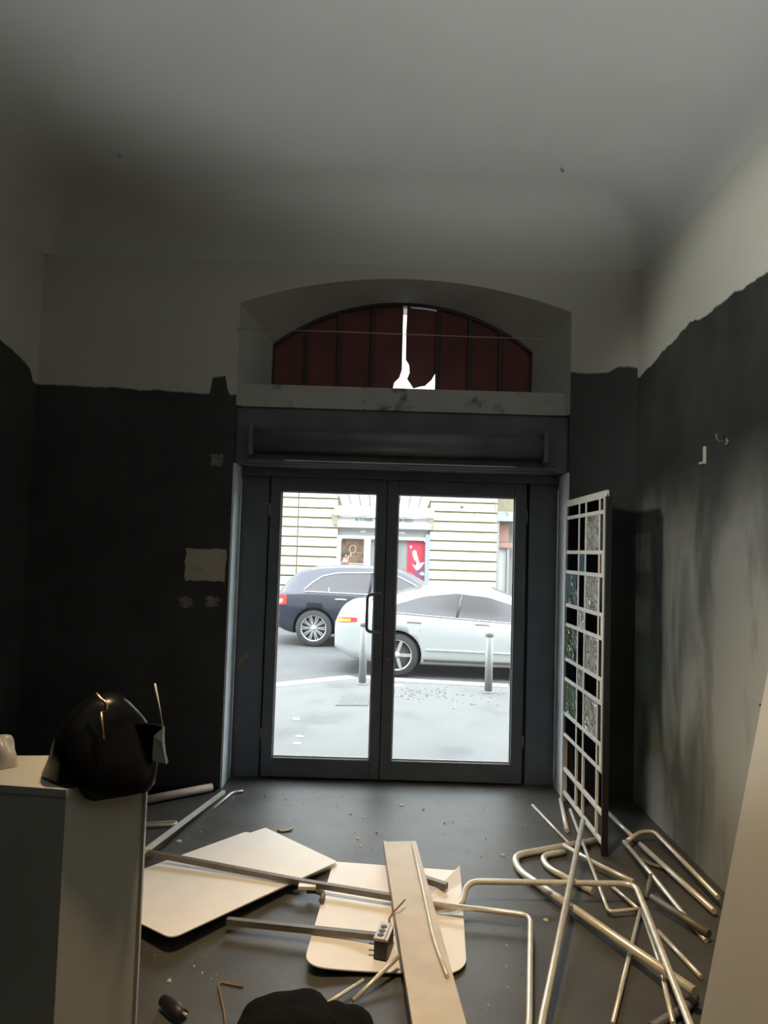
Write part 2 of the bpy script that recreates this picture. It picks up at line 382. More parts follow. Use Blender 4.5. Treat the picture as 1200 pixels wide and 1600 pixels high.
m_front = painted_wall('front_wall_paint', [(-2.6, 2.76), (-1.28, 2.72), (-1.245, 2.72), (-1.24, 2.83), (-1.13, 2.84), (-1.125, 2.72), (0.0, 2.72), (0.1, 2.93), (1.55, 2.95), (1.62, 2.99), (2.0, 3.0)])
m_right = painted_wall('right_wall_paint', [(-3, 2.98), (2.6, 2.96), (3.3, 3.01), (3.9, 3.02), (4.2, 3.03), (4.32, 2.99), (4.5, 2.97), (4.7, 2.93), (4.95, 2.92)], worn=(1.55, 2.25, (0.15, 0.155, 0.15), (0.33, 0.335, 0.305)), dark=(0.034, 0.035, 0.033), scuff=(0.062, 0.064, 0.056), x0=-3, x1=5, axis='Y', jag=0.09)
m_left = painted_wall('left_wall_paint', [(-3, 2.95), (4.4, 2.92), (4.6, 2.88), (4.8, 2.84), (4.84, 2.76), (4.95, 2.76)], x0=-3, x1=5, axis='Y', jag=0.07)
struct(obj('wall_left', MB().box((XL - 0.2, YB - 0.2, 0), (XL, YF + 0.2, CEIL + 0.05)), m_left), 'left wall, black paint below white plaster with a ragged edge')
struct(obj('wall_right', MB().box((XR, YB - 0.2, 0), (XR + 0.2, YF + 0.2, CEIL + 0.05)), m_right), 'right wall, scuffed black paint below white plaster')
struct(obj('wall_back', MB().box((XL, YB - 0.2, 0), (XR, YB, CEIL + 0.05)), m_left))
wf = MB()
wf.box((XL, YN, 0), (xl, YF + 0.2, CEIL + 0.05)); wf.box((xr, YN, 0), (XR, YF + 0.2, CEIL + 0.05))
NA = 32; mid_n = (xl + xr) / 2; hn = (xr - xl) / 2; mid_f = (wl + wr) / 2; hf = (wr - wl) / 2
nearA = [Vector((mid_n + hn * t, YN, arc(t, zsN, zcN, hn))) for t in np.linspace(-1, 1, NA + 1)]
farA = [Vector((mid_f + hf * t, YF, arc(t, zsF, zcF, hf))) for t in np.linspace(-1, 1, NA + 1)]
for i in range(NA):
    a, b, c, d = nearA[i], nearA[i+1], farA[i+1], farA[i]
    top = CEIL + 0.05
    wf.hexa([a, b, Vector((b.x, YF + 0.2, c.z + 0.02)), Vector((a.x, YF + 0.2, d.z + 0.02))], [Vector((a.x, YN, top)), Vector((b.x, YN, top)), Vector((b.x, YF + 0.2, top)), Vector((a.x, YF + 0.2, top))])
wall_front = struct(obj('wall_front', wf, m_front, recalc=True), 'end wall around the street door, black paint below white plaster')
# splayed white reveal round the arched window
rv = MB()
for i in range(NA): rv.add([nearA[i] - Vector((0,0,.002)), nearA[i+1] - Vector((0,0,.002)), farA[i+1], farA[i]], [(0,1,2,3)], 0, True)
for s, xn, xf, A, B in ((0, xl, wl, nearA[0], farA[0]), (1, xr, wr, nearA[-1], farA[-1])):
    rv.hexa([Vector((xn, YN + .002, z_sill0)), Vector((xf, YF, z_sill0)), Vector((xf, YF + .2, z_sill0)), Vector((xn, YF + .2, z_sill0))],
            [Vector((xn, YN + .002, A.z)), Vector((xf, YF, B.z)), Vector((xf, YF + .2, B.z)), Vector((xn, YF + .2, A.z))])
struct(obj('trim_1', rv, MT['plaster']), 'splayed grey plaster reveal around the arched window')
struct(obj('trim_2', MB().box((xl, YN + .04, z_sill0), (xr, YF + .2, z_sill1 - .004)), MT['sill']), 'plaster sill below the arched window, splashed with black paint')
# lintel and jambs
struct(obj('trim_3', MB().box((xl, YN + .06, z_head + .005), (xr, YF + .2, z_sill0 - .001)), MT['black']), 'black lintel over the street door')
for k, (xa, xb) in ((4, (xl - .001, xl + .012)), (5, (xr - .012, xr + .001))):
    struct(obj('trim_%d' % k, MB().box((xa, YN - .004, 0), (xb, YF - .03, z_head)), MT['jamb']), ('left' if k == 4 else 'right') + ' blue grey jamb edge of the door niche, lit by the street')

# shutter roll under the lintel
sh = thing('roller_shutter_box', 'black rolled shutter under the sill above the street door', 'shutter', ((xl+xr)/2, YN + .03, z_head + .2))
pa, pb = at(398, 688, YN + .04), at(846, 700, YN + .04)
zr = (pa.z + pb.z) / 2
obj('roll', MB().lathe([(0.0, 0), (.085, 0), (.085, pb.x - pa.x), (0.0, pb.x - pa.x)], 28, 'X', (pa.x, YN + .04, zr)), MT['blackgloss'], sh)
obj('guide_rail', MB().bbox((xl + .09, YN + .01, z_head + .01), (xr - .09, YN + .055, z_head + .03), .004), MT['blackgloss'], sh)
obj('edge_highlight', MB().bbox((at(444, 733, YN).x, YN - .002, z_head + .026), (at(806, 733, YN).x, YN + .012, z_head + .033), .002), MT['jamb'], sh)  # pale strip added as the bright highlight along the frame top
for xx in (pa.x - .03, pb.x):
    obj('end_plate', MB().bbox((xx, YN - .05, zr - .11), (xx + .03, YN + .06, zr + .1), .004), MT['black'], sh)

# ------------------------------------------------------------------ street door
door = struct(thing('door_1', 'black metal double glazed street door', None, ((xl+xr)/2, YF, 0)), 'black framed double street door with two tall clear panes')
fx0, fx1 = xl + .012, xr - .012
def X(px, py): return at(px, py, YF).x
def Z(px, py): return at(px, py, YF).z
zg1, zg0 = Z(620, 773), Z(610, 1187)                     # glass top / bottom
fdep = (YF - .03, YF + .05)
def frame_piece(name, x0, x1, z0, z1, dy=0, parent=door, m='frame'):
    return obj(name, MB().bbox((x0, fdep[0] + dy, z0), (x1, fdep[1] - dy * .5, z1), .005), MT[m], parent)
frame_piece('head_rail', fx0, fx1, z_head - .06, z_head, -.006)
frame_piece('side_panel', fx0, X(413, 980), .0, z_head - .061, .02)
frame_piece('side_panel', X(823, 990), fx1, .0, z_head - .061, .02)
Lx = (X(416, 980), X(433, 980), X(583, 980), X(598.5, 980)); Rx = (X(599.5, 980), X(617, 980), X(800, 990), X(818, 990))
for k, q in enumerate((Lx, Rx)):
    leaf = frame_piece('door_leaf', q[0], q[1], .012, z_head - .062)      # hanging stile carries the leaf
    frame_piece('meeting_stile' if k == 0 else 'lock_stile', q[2], q[3], .012, z_head - .062, 0, leaf)
    frame_piece('top_rail', q[1], q[2], zg1, z_head - .062, .002, leaf)
    frame_piece('bottom_rail', q[1], q[2], .012, zg0, .002, leaf)
    obj('glass_pane', MB().box((q[1], YF + .005, zg0), (q[2], YF + .013, zg1)), MT['doorglass'], leaf)
    bead = MB()
    for (a0, a1, b0, b1) in ((q[1], q[1]+.008, zg0, zg1), (q[2]-.008, q[2], zg0, zg1), (q[1]+.008, q[2]-.008, zg0, zg0+.010), (q[1]+.008, q[2]-.008, zg1-.008, zg1)):
        bead.box((a0, YF - .006, b0), (a1, YF + .004, b1))
    obj('bright_edge_bead', bead, MT['metalplate'], leaf)  # pale bead carries the bright glow around the glass edge
    hx = q[0] - .002 if k == 0 else q[3] + .002
    for hz in (Z(420, 797), Z(406, 1146)):
        h = MB().lathe([(0, -.045), (.007, -.045), (.007, .045), (0, .045)], 10, 'Z', (hx, fdep[0] - .005, hz)).box((hx - .012, fdep[0] - .003, hz - .03), (hx + .004, fdep[0] + .001, hz + .05))
        obj('hinge', h, MT['galv'], leaf)
    if k == 0:
        hx1 = q[2] + .045; zt, zb = Z(594, 926), Z(592, 987); hx0 = X(574, 950)
        path = fillet([(hx1, fdep[0], zt), (hx1 - .01, fdep[0] - .055, zt), (hx0, fdep[0] - .06, zt - .012), (hx0, fdep[0] - .06, zb + .012), (hx1 - .01, fdep[0] - .055, zb), (hx1, fdep[0], zb)], .03)
        hd = obj('pull_handle', MB().tube(path, .011, 10), MT['blackgloss'], leaf)
        hd['label'] = 'black bent pull handle'
    if k == 1:
        obj('lock_cylinder', MB().lathe([(0, 0), (.016, 0), (.016, -.012), (0, -.012)], 14, 'Y', (q[0] + .035, fdep[0] + .002, Z(604, 1030))), MT['blackgloss'], leaf)

stops = ((X(404, 980), X(424, 980), 0, z_head - .002), (X(811, 990), X(832, 990), 0, z_head - .002), (X(591, 980), X(607, 980), 0, z_head - .002), (fx0, fx1, z_head - .085, z_head - .003), (fx0, fx1, 0, .03))
for a0, a1, b0, b1 in stops:
    obj('door_stop', MB().box((a0, YF + .052, b0), (a1, YF + .075, b1)), MT['frame'], door)

# ------------------------------------------------------------------ arched window with red panels
win = struct(thing('window_1', '', None, (mid_f, YF, z_sill1)), 'arched transom window closed with dark red panels, torn open in the middle')
mull = [425, 478, 529, 581, 632, 683, 733, 781, 832]
def zarc(x): return arc(max(-1, min(1, (x - mid_f) / hf)), zsF, zcF, hf)
def W2(px, py): p = at(px, py, YF + .03); return p.x, p.z
def red_panel(poly):
    return obj('red_panel', MB().prism([(x, YF + .03, z) for x, z in poly], (0, .006, 0)), MT['red'], win)
for i in range(8):
    xa, xb = W2(mull[i], 570)[0], W2(mull[i+1], 570)[0]
    top = [(x, zarc(x) - .012) for x in np.linspace(xb, xa, 7)]
    if i == 3:
        poly = [(xa, z_sill1), W2(614, 607), W2(616, 598), W2(624, 590), W2(628, 578), W2(628.5, 560), W2(629.5, 520), W2(630.5, 484)] + [(x, zarc(x) - .012) for x in np.linspace(W2(629, 500)[0], xa, 6)]
        poly[0] = (xa, z_sill1)
    elif i == 4:
        xm = W2(636, 500)[0]
        poly = [W2(646, 607), W2(656, 604), W2(664, 603), W2(674, 594), W2(680, 584), W2(681.5, 586), (xb, W2(682, 586)[1]), (xb, zarc(xb) - .035)] + [(x, zarc(x) - .03 + .012 * (x < xm + .02)) for x in np.linspace(xb - .02, xm, 6)] + [W2(634.5, 520), W2(634, 562), W2(639, 570), W2(640, 582), W2(636, 592), W2(640, 598)]
    else:
        poly = [(xa, z_sill1), (xb, z_sill1)] + top
    red_panel(poly)
fr = MB()
for i in range(NA):
    a, b = farA[i], farA[i+1]
    fr.hexa([a + Vector((0, .008, -.022)), b + Vector((0, .008, -.022)), b + Vector((0, .008, .004)), a + Vector((0, .008, .004))],
            [a + Vector((0, .06, -.022)), b + Vector((0, .06, -.022)), b + Vector((0, .06, .004)), a + Vector((0, .06, .004))])
fr.box((wl, YF + .008, z_sill1 - .004), (wr, YF + .06, z_sill1 + .008))
for xx in (wl, wr - .012): fr.box((xx, YF + .008, z_sill1), (xx + .012, YF + .06, zsF))
obj('window_frame', fr, MT['plastic'], win)
for i in range(1, 8):
    if i == 4: continue
    x = W2(mull[i], 570)[0]
    obj('mullion', MB().bbox((x - .014, YF + .012, z_sill1), (x + .014, YF + .028, zarc(x) - .012), .003), MT['plastic'], win)
x = W2(637, 570)[0]
tag(obj('hanging_wire', MB().tube([at(372, 514, YN - .006), at(520, 518, YN - .008), at(760, 527, YN - .008), at(888, 531, YN - .006)], .003, 6), MT['metalplate'], base=at(372, 514, YN)), 'thin pale wire stretched across the front of the arched window', 'wire')

# ------------------------------------------------------------------ patches and fittings on the walls
def patch(px0, py0, px1, py1, m, parent=wall_front, jag=.006, Y=YN, thick=.003):
    a, b = at(px0, py0, Y), at(px1, py1, Y); pts = []
    n = 7
    for (p, q) in (((a.x, a.z), (b.x, a.z)), ((b.x, a.z), (b.x, b.z)), ((b.x, b.z), (a.x, b.z)), ((a.x, b.z), (a.x, a.z))):
        for k in range(n):
            t = k / n; pts.append((p[0] + (q[0]-p[0]) * t + random.uniform(-jag, jag), Y - thick, p[1] + (q[1]-p[1]) * t + random.uniform(-jag, jag)))
    return obj('bare_plaster_patch', MB().prism(pts, (0, thick + .002, 0)), MT[m], parent)
patch(330, 709, 348, 728, 'patch2'); patch(291, 857, 352, 909, 'patch'); patch(281, 932, 301, 949, 'patch2', jag=.012); patch(322, 932, 341, 949, 'patch2', jag=.012)
p0 = at(372, 1020, fdep[0] + .02); p1 = at(387, 1042, fdep[0] + .02)
obj('bare_patch', MB().box((p0.x, fdep[0] + .016, p1.z), (p1.x, fdep[0] + .022, p0.z)), MT['patch2'], door)
a = atx(1100, 698, XR); b = atx(1100, 726, XR)
br = thing('wall_bracket', 'small pale metal bracket screwed to the black right wall', 'bracket', (XR, a.y, b.z))
obj('plate', MB().bbox((XR - .008, a.y - .03, b.z), (XR + .001, a.y, a.z), .003), MT['white_tube'], br)
obj('lug', MB().bbox((XR - .03, a.y - .03, b.z), (XR - .006, a.y, b.z + .012), .003), MT['white_tube'], br)
a = atx(1137, 690, XR)
hk = thing('wall_hook', 'small dark hook sticking out of the right wall above the bracket', 'hook', a)
obj('rose', MB().lathe([(0, 0), (.022, 0), (.018, -.012), (0, -.012)], 14, 'X', a), MT['blackgloss'], hk)
obj('prong', MB().tube(fillet([a, a + Vector((-.05, 0, 0)), a + Vector((-.06, 0, .04))], .02), .006, 8), MT['blackgloss'], hk)
for (px, py, lab) in ((877, 262, 'small dark hook in the ceiling over the right side of the door'), (1097, 265, 'tiny dark ceiling hook nearest the right wall'), (185, 240, 'tiny dark ceiling hook on the left side of the room')):
    p = fl(px, py, CEIL)
    tag(obj('ceiling_hook', MB().tube(fillet([p + Vector((0, 0, .005)), p + Vector((0, 0, -.02)), p + Vector((.012, 0, -.03)), p + Vector((.018, 0, -.015))], .008), .004 if px > 200 else .003, 6), MT['blackgloss'], base=p), lab, 'hook', 'hooks in the ceiling')

# ------------------------------------------------------------------ leaded glass screen
SX = 1.275
def SPt(z): return z
rails = [2.015, 1.915, 1.68, 1.546, 1.32, 1.187, .953, .82, .587, .447, .217, .06]
cols = [4.875, 4.57, 4.42, 4.14, 4.01]
scr = thing('glass_screen', 'tall white barred glass screen with rippled panes standing beside the street door', 'screen', (SX, 4.4, 0))
for k, y in enumerate(cols):
    w = .02 if k in (0, 4) else .012
    if k == 4:
        o = obj('post', MB().bbox((SX - .016, y - .022, 0), (SX + .02, y - .004, 2.0), .003), MT['plastic'], scr); o['label'] = 'near edge post with its unlit front painted black'  # post blackened to stand for its unlit front
        obj('lit_edge', MB().bbox((SX - .020, y - .004, .45), (SX + .01, y + .012, 2.0), .002), MT['bar'], scr); continue  # pale strip stands for the lit edge of the post
    obj('post' if k in (0, 4) else 'upright_bar', MB().bbox((SX - (.018 if k in (0, 4) else .007), y - w, 0 if k in (0, 4) else .06), (SX + (.018 if k in (0, 4) else .007), y + w, 2.0), .003), MT['bar'], scr)
for k, z in enumerate(rails):
    w = .022 if k == 0 else .012
    obj('cross_bar', MB().bbox((SX - .010, cols[-1], z - w), (SX + .010, cols[0], z + w), .003), MT['bar'], scr)
spec = {(0,0):'g_dark',(0,1):'g_dark',(0,2):'g_dark',(0,3):'g_dark',
        (1,0):'g_dark',(1,1):'g_dark',(1,2):'g_clear',(1,3):'g_dark',
        (2,0):'g_dark',(2,1):'g_blue',(2,2):'g_dark',(2,3):'g_red',
        (3,0):'g_teal',(3,1):'g_dark',(3,2):'g_clear',(3,3):'g_dark',
        (4,0):'g_dark',(4,1):'g_clear',(4,2):'g_dark',(4,3):'g_dark',
        (5,0):'g_green',(5,1):'g_dark',(5,2):'g_clear',(5,3):'g_dark',
        (6,0):'g_dark',(6,1):'g_clear',(6,2):'g_dark',(6,3):'g_dark',
        (7,0):'g_green',(7,1):'g_dark',(7,2):'g_clear',(7,3):'g_dark',
        (8,0):'g_dark',(8,1):'g_dark',(8,2):'g_dark',(8,3):'g_dark'}
names = {'g_clear': 'rippled clear pane', 'g_teal': 'rippled teal pane', 'g_green': 'rippled green pane', 'g_blue': 'pale blue pane', 'g_red': 'dark red pane', 'g_dark': 'dark pane'}
for (r, c), m in spec.items():
    ya, yb = cols[c+1], cols[c]
    if m in ('g_clear', 'g_teal', 'g_green') and c != 1:      # rippled sheet with real relief
        rows = []
        for i in range(13):
            z = rails[r] + (rails[r+1] - rails[r]) * i / 12
            rows.append([(SX + .004 * math.sin(9*j/8 + 2.1*math.sin(i*.8 + c + r)) * math.cos(i*.7 + r), ya + (yb - ya) * j / 8, z) for j in range(9)])
        mb = MB().grid(rows)
    else: mb = MB().box((SX - .003, ya, rails[r+1]), (SX + .003, yb, rails[r]))
    o = obj('glass_pane', mb, MT[m], scr); o['label'] = names[m]
for r in (2, 4, 6, 8):       # wide pale strip next to the near post
    obj('filler_strip', MB().box((SX - .008, cols[4] + .02, rails[r+1] + .013), (SX + .005, cols[4] + .075, rails[r] - .013)), MT['bar'], scr)

# ------------------------------------------------------------------ things on the floor: sheets, plank, tubes
def sheet(name, pts, rad, th, m, label, cat='panel'):
    """flat panel; pts are pixel corners with heights, rounded by rad"""
    w = [fl(px, py, z) for px, py, z in pts]; n = len(w); out = []
    for i in range(n):
        a, b, c = w[i-1], w[i], w[(i+1) % n]; r = rad[i]
        if r <= 0: out.append(b); continue
        p0 = b + (a-b).normalized() * r; p1 = b + (c-b).normalized() * r
        for k in range(9):
            t = k / 8; out.append(p0*(1-t)**2 + b*(2*t*(1-t)) + p1*t*t)
    cen = sum(out, Vector()) / len(out); mb = MB(); k = len(out)
    vs = [cen] + out + [p - Vector((0, 0, th)) for p in out] + [cen - Vector((0, 0, th))]
    fs = [(0, 1+i, 1+(i+1) % k) for i in range(k)] + [(2*k+1, k+1+(i+1) % k, k+1+i) for i in range(k)] + [(1+i, k+1+i, k+1+(i+1) % k, 1+(i+1) % k) for i in range(k)]
    mb.add(vs, fs)
    return tag(obj(name, mb, MT[m], base=(cen.x, cen.y, 0)), label, cat)
sheet('laminate_sheet', [(385, 1299, .012), (529, 1349, .026), (290, 1455, .018), (140, 1388, .012)], [.03, .02, .05, .05], .004, 'sheet', 'white laminate sheet mostly hidden under the large pointed sheet beside the counter')
sheet('laminate_sheet', [(415, 1293, .024), (527, 1346, .04), (268, 1466, .075), (118, 1393, .04)], [.012, .015, .05, .05], .005, 'sheet', 'large white pointed laminate sheet on top beside the white counter')
sheet('laminate_sheet', [(521, 1346, .012), (714, 1360, .016), (718, 1352, .045), (721, 1380, .016), (729, 1508, .016), (705, 1522, .018), (560, 1517, .024), (473, 1509, .05)], [.02, .03, .004, .02, .05, .05, .1, .10], .005, 'sheet', 'white laminate sheet with rounded corners under the beige plank')

pl = MB(); tl, tr = fl(600, 1315, .088), fl(650, 1314, .088); bl, brr = fl(646, 1600, .14), fl(729, 1600, .14)
dl = (bl - tl) * 1.25; dr = (brr - tr) * 1.25
nseg = 8; th = .024
for i in range(nseg):
    pass
lo = [tl, tr, tr + dr, tl + dl]
plank = thing('plank', 'long worn beige plank lying over the rounded white sheet', 'plank', (tl.x, tl.y, 0))
down = Vector((0, 0, -th))
obj('board', MB().hexa([p + down for p in lo], lo), MT['plank'], plank)
ed = MB(); up = Vector((0, 0, .004)); wv = (tr - tl).normalized() * .012
ed.hexa([tl - wv * .3 + down, tl + wv + down, tl + dl + wv + down, tl + dl - wv * .3 + down], [tl - wv * .3 + up, tl + wv + up, tl + dl + wv + up, tl + dl - wv * .3 + up])
e = obj('edge_strip', ed, MT['plank'], plank)
# supporting offcut that keeps the plank off the floor
q = fl(668, 1384, .035)
def pt(px, py, z): return fl(px, py, z)
def tube(name, pts, r, m, label, bend=.06, square=False, group=None, cat='tube', n=12):
    w = [fl(*p) for p in pts]
    path = fillet(w, bend) if len(w) > 2 and bend else w
    return tag(obj(name, MB().tube(path, r, n, square=square), MT[m], base=(w[0].x, w[0].y, 0)), label, cat, group)
G = 'loose metal tubes and chair frames on the floor'
tube('flat_bar', [(640, 1366, .05), (698, 1385, .05)], .014, 'darksteel', 'short dark bar poking out from under the right side of the plank', square=True, group=G, cat='bar')
pn = (tr - tl).cross(tl + dl - tl).normalized(); pn = pn if pn.z > 0 else -pn
def onplank(px, py, off):
    d = ray(px, py); return EYE + d * (((tl + pn * off) - EYE).dot(pn) / d.dot(pn))
def zonp(px, py, off): return (px, py, onplank(px, py, off).z)
tube('thin_strip', [zonp(645, 1318, .009), zonp(661, 1390, .009), zonp(678, 1470, .009), zonp(699, 1525, .009)], .0075, 'white_tube', 'thin pale bent strip lying along the right edge of the plank', bend=.2, group=G, cat='strip')
# square tube frame: pale rod, long side, return arm
fr1 = thing('square_tube_frame', 'long square steel tube frame lying across both white sheets under the plank', 'frame', fl(224, 1331, 0), G)
obj('short_side', MB().tube([fl(350, 1237, .011), fl(226, 1330, .088)], .0105, square=True), MT['white_tube'], fr1)
obj('long_side', MB().tube([fl(224, 1331, .076), fl(470, 1378, .071), fl(675, 1412, .064)], .0125, square=True), MT['darksteel'], fr1)
obj('return_arm', MB().tube(fillet([fl(675, 1412, .069), fl(829, 1430, .062), fl(827, 1600, .05), fl(821, 1650, .03)], .06), .0115, 12), MT['steel'], fr1)
obj('corner_lug', MB().bbox(tuple(fl(466, 1388, .058) + Vector((0, -.02, 0))), tuple(fl(494, 1388, .058) + Vector((0, .02, .018))), .003), MT['white_tube'], fr1)
tube('bent_hook', [(480, 1392, .036), (494, 1392, .042), (506, 1397, .048), (502, 1408, .048)], .012, 'darksteel', 'short dark bent hook beside the corner of the large sheet', bend=.05, group=G, cat='hook')
tube('square_rod', [(355, 1439, .052), (587, 1463, .062)], .0125, 'darksteel', 'square grey rod pointing at the three hole socket block', square=True, group=G, cat='rod')
# right hand heap of bent chair tubes
tube('chair_frame', [(680, 1421, .041), (722, 1418, .042), (729, 1377, .10), (992, 1381, .10), (1010, 1425, .10), (1078, 1600, .13), (1095, 1650, .14)], .0135, 'steel', 'bent steel chair frame with a straight top bar across the heap of tubes', .07, group=G, cat='chair frame')
tube('bent_pipe', [(938, 1312, .02), (802, 1337, .02), (811, 1361, .019), (1086, 1550, .085)], .0185, 'steel', 'thick long bent steel pipe curving away from the foot of the glass screen', .14, group=G, cat='pipe')
tube('bent_pipe', [(884, 1331, .018), (846, 1337, .018), (855, 1356, .018), (926, 1393, .018)], .0165, 'steel', 'short hooked steel pipe nested inside the thick bent pipe', .11, group=G, cat='pipe')
tube('steel_rod', [(911, 1282, .18), (846, 1600, .06), (841, 1650, .04)], .0135, 'steel', 'straight pale steel rod slanting over the top bar of the chair frame', group=G, cat='rod')
wf2 = thing('wire_leg_frame', 'thin bent steel leg frame with a kinked foot in the middle of the heap', 'chair frame', fl(951, 1424, 0), G)
obj('leg', MB().tube(fillet([fl(891, 1265, .13), fl(951, 1425, .030), fl(1002, 1420, .030)], .03), .0085, 10), MT['steel'], wf2)
obj('leg', MB().tube(fillet([fl(1002, 1420, .030), fl(1030, 1502, .014), fl(1052, 1600, .055)], .03), .0095, 10), MT['steel'], wf2)
obj('leg', MB().tube([fl(1000, 1424, .030), fl(957, 1600, .012)], .0085, 10), MT['steel'], wf2)
obj('brace', MB().tube([fl(953, 1382, .02), fl(997, 1420, .030)], .0085, 10), MT['steel'], wf2)
tube('steel_rod', [(881, 1321, .05), (932, 1350, .05), (990, 1378, .05)], .0125, 'steel', 'straight steel rod passing behind the chair frame near the glass screen', group=G, cat='rod')
tube('thin_rod', [(832, 1258, .010), (889, 1318, .010)], .0085, 'white_tube', 'thin pale rod with a blob end, alone toward the door', group=G, cat='rod')
p = fl(831, 1257, .012)
tube('short_tube', [(876, 1249, .014), (886, 1298, .014)], .0135, 'white_tube', 'short pale tube on the floor at the foot of the glass screen', group=G, cat='tube')
tube('long_rod', [(950, 1270, .03), (992, 1311, .03)], .0135, 'steel', 'pale rod between the glass screen and the right wall', group=G, cat='rod')
tube('arched_chair_frame', [(980, 1314, .05), (1000, 1300, .06), (1022, 1299, .06), (1122, 1402, .06)], .012, 'steel', 'arched chair tube lying nearest the right wall', .07, group=G, cat='chair frame')
tube('steel_rod', [(1000, 1319, .03), (1116, 1424, .03)], .0145, 'steel', 'bright rod running parallel inside the arched chair tube', group=G, cat='rod')
bl2 = thing('tube_frame', 'steel chair leg with a short dark upright, in front of the bright parallel rod', 'chair leg', fl(1010, 1400, 0), G)
obj('leg_tube', MB().tube([fl(975, 1315, .05), fl(1018, 1366, .08), fl(1070, 1431, .018), fl(1103, 1470, .012)], .011, 10), MT['steel'], bl2)
obj('upright', MB().tube([fl(1018, 1367, .08), fl(1009, 1404, .012)], .011, 10), MT['darksteel'], bl2)
tube('dark_pipe', [(1018, 1402, .055), (1108, 1459, .042)], .0175, 'darksteel', 'dull dark grey pipe under the steel chair leg', group=G, cat='pipe')
tube('thin_rod', [(1028, 1455, .012), (1096, 1527, .012)], .010, 'steel', 'thin rod beyond the end of the thick bent pipe', group=G, cat='rod')
tube('curved_strip', [(1003, 1342, .012), (1015, 1350, .012), (1042, 1358, .012)], .010, 'darksteel', 'small dark curved tube under the arched chair tube', .1, group=G, cat='tube')
tube('black_bar', [(1086, 1556, .02), (1073, 1574, .02), (1018, 1606, .02)], .016, 'black', 'black bar on the floor below the end of the thick bent pipe', .02, group=G, cat='bar')
# left side pieces
tube('wooden_rod', [(206, 1254, .033), (331, 1230, .033)], .026, 'wood', 'round wooden pole on the floor along the left wall', group=None, cat='pole')
p = fl(333, 1229, .02)
tube('bent_rod', [(334, 1263, .010), (363, 1238, .010), (380, 1236, .010)], .0085, 'white_tube', 'small bent rod on the floor below the left door jamb', .05, group=G, cat='rod')
tube('u_channel', [(208, 1291, .012), (273, 1289, .012), (276, 1284, .012), (208, 1297 - 9, .012)], .009, 'white_tube', 'pale folded strip on the floor beside the counter', .02, group=G, cat='strip')
tube('brass_rod', [(623, 1494, .075), (551, 1564, .012)], .0085, 'steel', 'pale rod leaning from the plank down toward the black cloth', group=G, cat='rod')
tube('thin_rod', [(568, 1532, .02), (512, 1567, .02)], .0075, 'white_tube', 'short thin rod sticking out of the black cloth', group=G, cat='rod')
a = [fl(228, 1229, .006), fl(347, 1226, .006), fl(335, 1236, .006), fl(206, 1262, .006)]
tag(obj('black_floor_strip', MB().prism(a, (0, 0, -.005)), MT['cloth'], base=a[0]), 'flat black strip on the floor behind the wooden pole', 'card')  # thin black sheet covers the dark area between wall and pole

# socket block
sb0 = fl(597, 1512, 0.0)
sk = thing('socket_block', 'black socket block with three holes in a cream face, against the plank', 'socket', sb0)
def SB(dx, dy, dz):   # local frame turned a little
    c, s = math.cos(-.22), math.sin(-.22); return Vector((sb0.x + dx*c - dy*s, sb0.y + dx*s + dy*c, dz))
def sbox(a, b):
    return [SB(a[0], a[1], a[2]), SB(b[0], a[1], a[2]), SB(b[0], b[1], a[2]), SB(a[0], b[1], a[2])], [SB(a[0], a[1], b[2]), SB(b[0], a[1], b[2]), SB(b[0], b[1], b[2]), SB(a[0], b[1], b[2])]
lo, hi = sbox((-.036, 0, .03), (.018, .125, .102)); obj('body', MB().hexa(lo, hi), MT['plastic'], sk)
lo, hi = sbox((-.038, -.002, .1), (.006, .127, .110)); obj('face_plate', MB().hexa(lo, hi), MT['metalplate'], sk)
lo, hi = sbox((.008, -.002, .1), (.020, .127, .108)); obj('side_plate', MB().hexa(lo, hi), MT['metalplate'], sk)
for dy in (.028, .06, .092):
    c = SB(-.016, dy, .109); obj('socket_hole', MB().lathe([(0, 0), (.0135, 0), (.0125, .003), (.010, .0035), (0, .0015)], 16, 'Z', c), MT['plastic'], sk)
for dz in (.075, .05):
    obj('prong', MB().tube([SB(-.034, .02, dz), SB(-.06, .015, dz + .002)], .003, 6), MT['wire'], sk)
obj('lead', MB().tube([SB(.0, .12, .1), SB(-.005, .145, .118), SB(.008, .17, .135), SB(.03, .21, .15), SB(.04, .25, .152)], .004, 8), MT['wire'], sk)

# black cloth heap in front
def blob(cx, cy, prof, seed, rough=.12, n=40, m=24):
    """lumpy heap: prof(theta) -> footprint radius; returns grid rows over a dome"""
    rnd = random.Random(seed); ph = [rnd.uniform(0, 6.28) for _ in range(8)]; rows = []
    for i in range(m + 1):
        f = i / m * math.pi / 2; row = []
        for j in range(n + 1):
            th = 2 * math.pi * (j % n) / n
            rx, ry, h = prof(th)
            w = 1 + rough * (math.sin(3*th + ph[0] + 2*f) * .5 + math.sin(7*th + ph[1] - 3*f) * .35 + math.sin(5*f + 2*th + ph[2]) * .4)
            row.append(Vector((cx + rx*math.cos(th)*math.cos(f)**.7*w, cy + ry*math.sin(th)*math.cos(f)**.7*w, h*math.sin(f)**.8*(1 + rough*.6*math.sin(4*th + ph[3])*math.cos(f)))))
        rows.append(row)
    return rows
c1 = fl(447, 1620, .10); c2 = fl(530, 1612, .08)
clo = thing('black_cloth', 'heap of crumpled black cloth at the bottom edge near the plank', 'cloth', (c1.x, c1.y, 0))
obj('cloth_fold', MB().grid(blob(c1.x, c1.y, lambda t: (.20, .19, .20), 3)), MT['cloth'], clo)
obj('cloth_fold', MB().grid(blob(c2.x, c2.y, lambda t: (.125, .15, .135), 5)), MT['cloth'], clo)
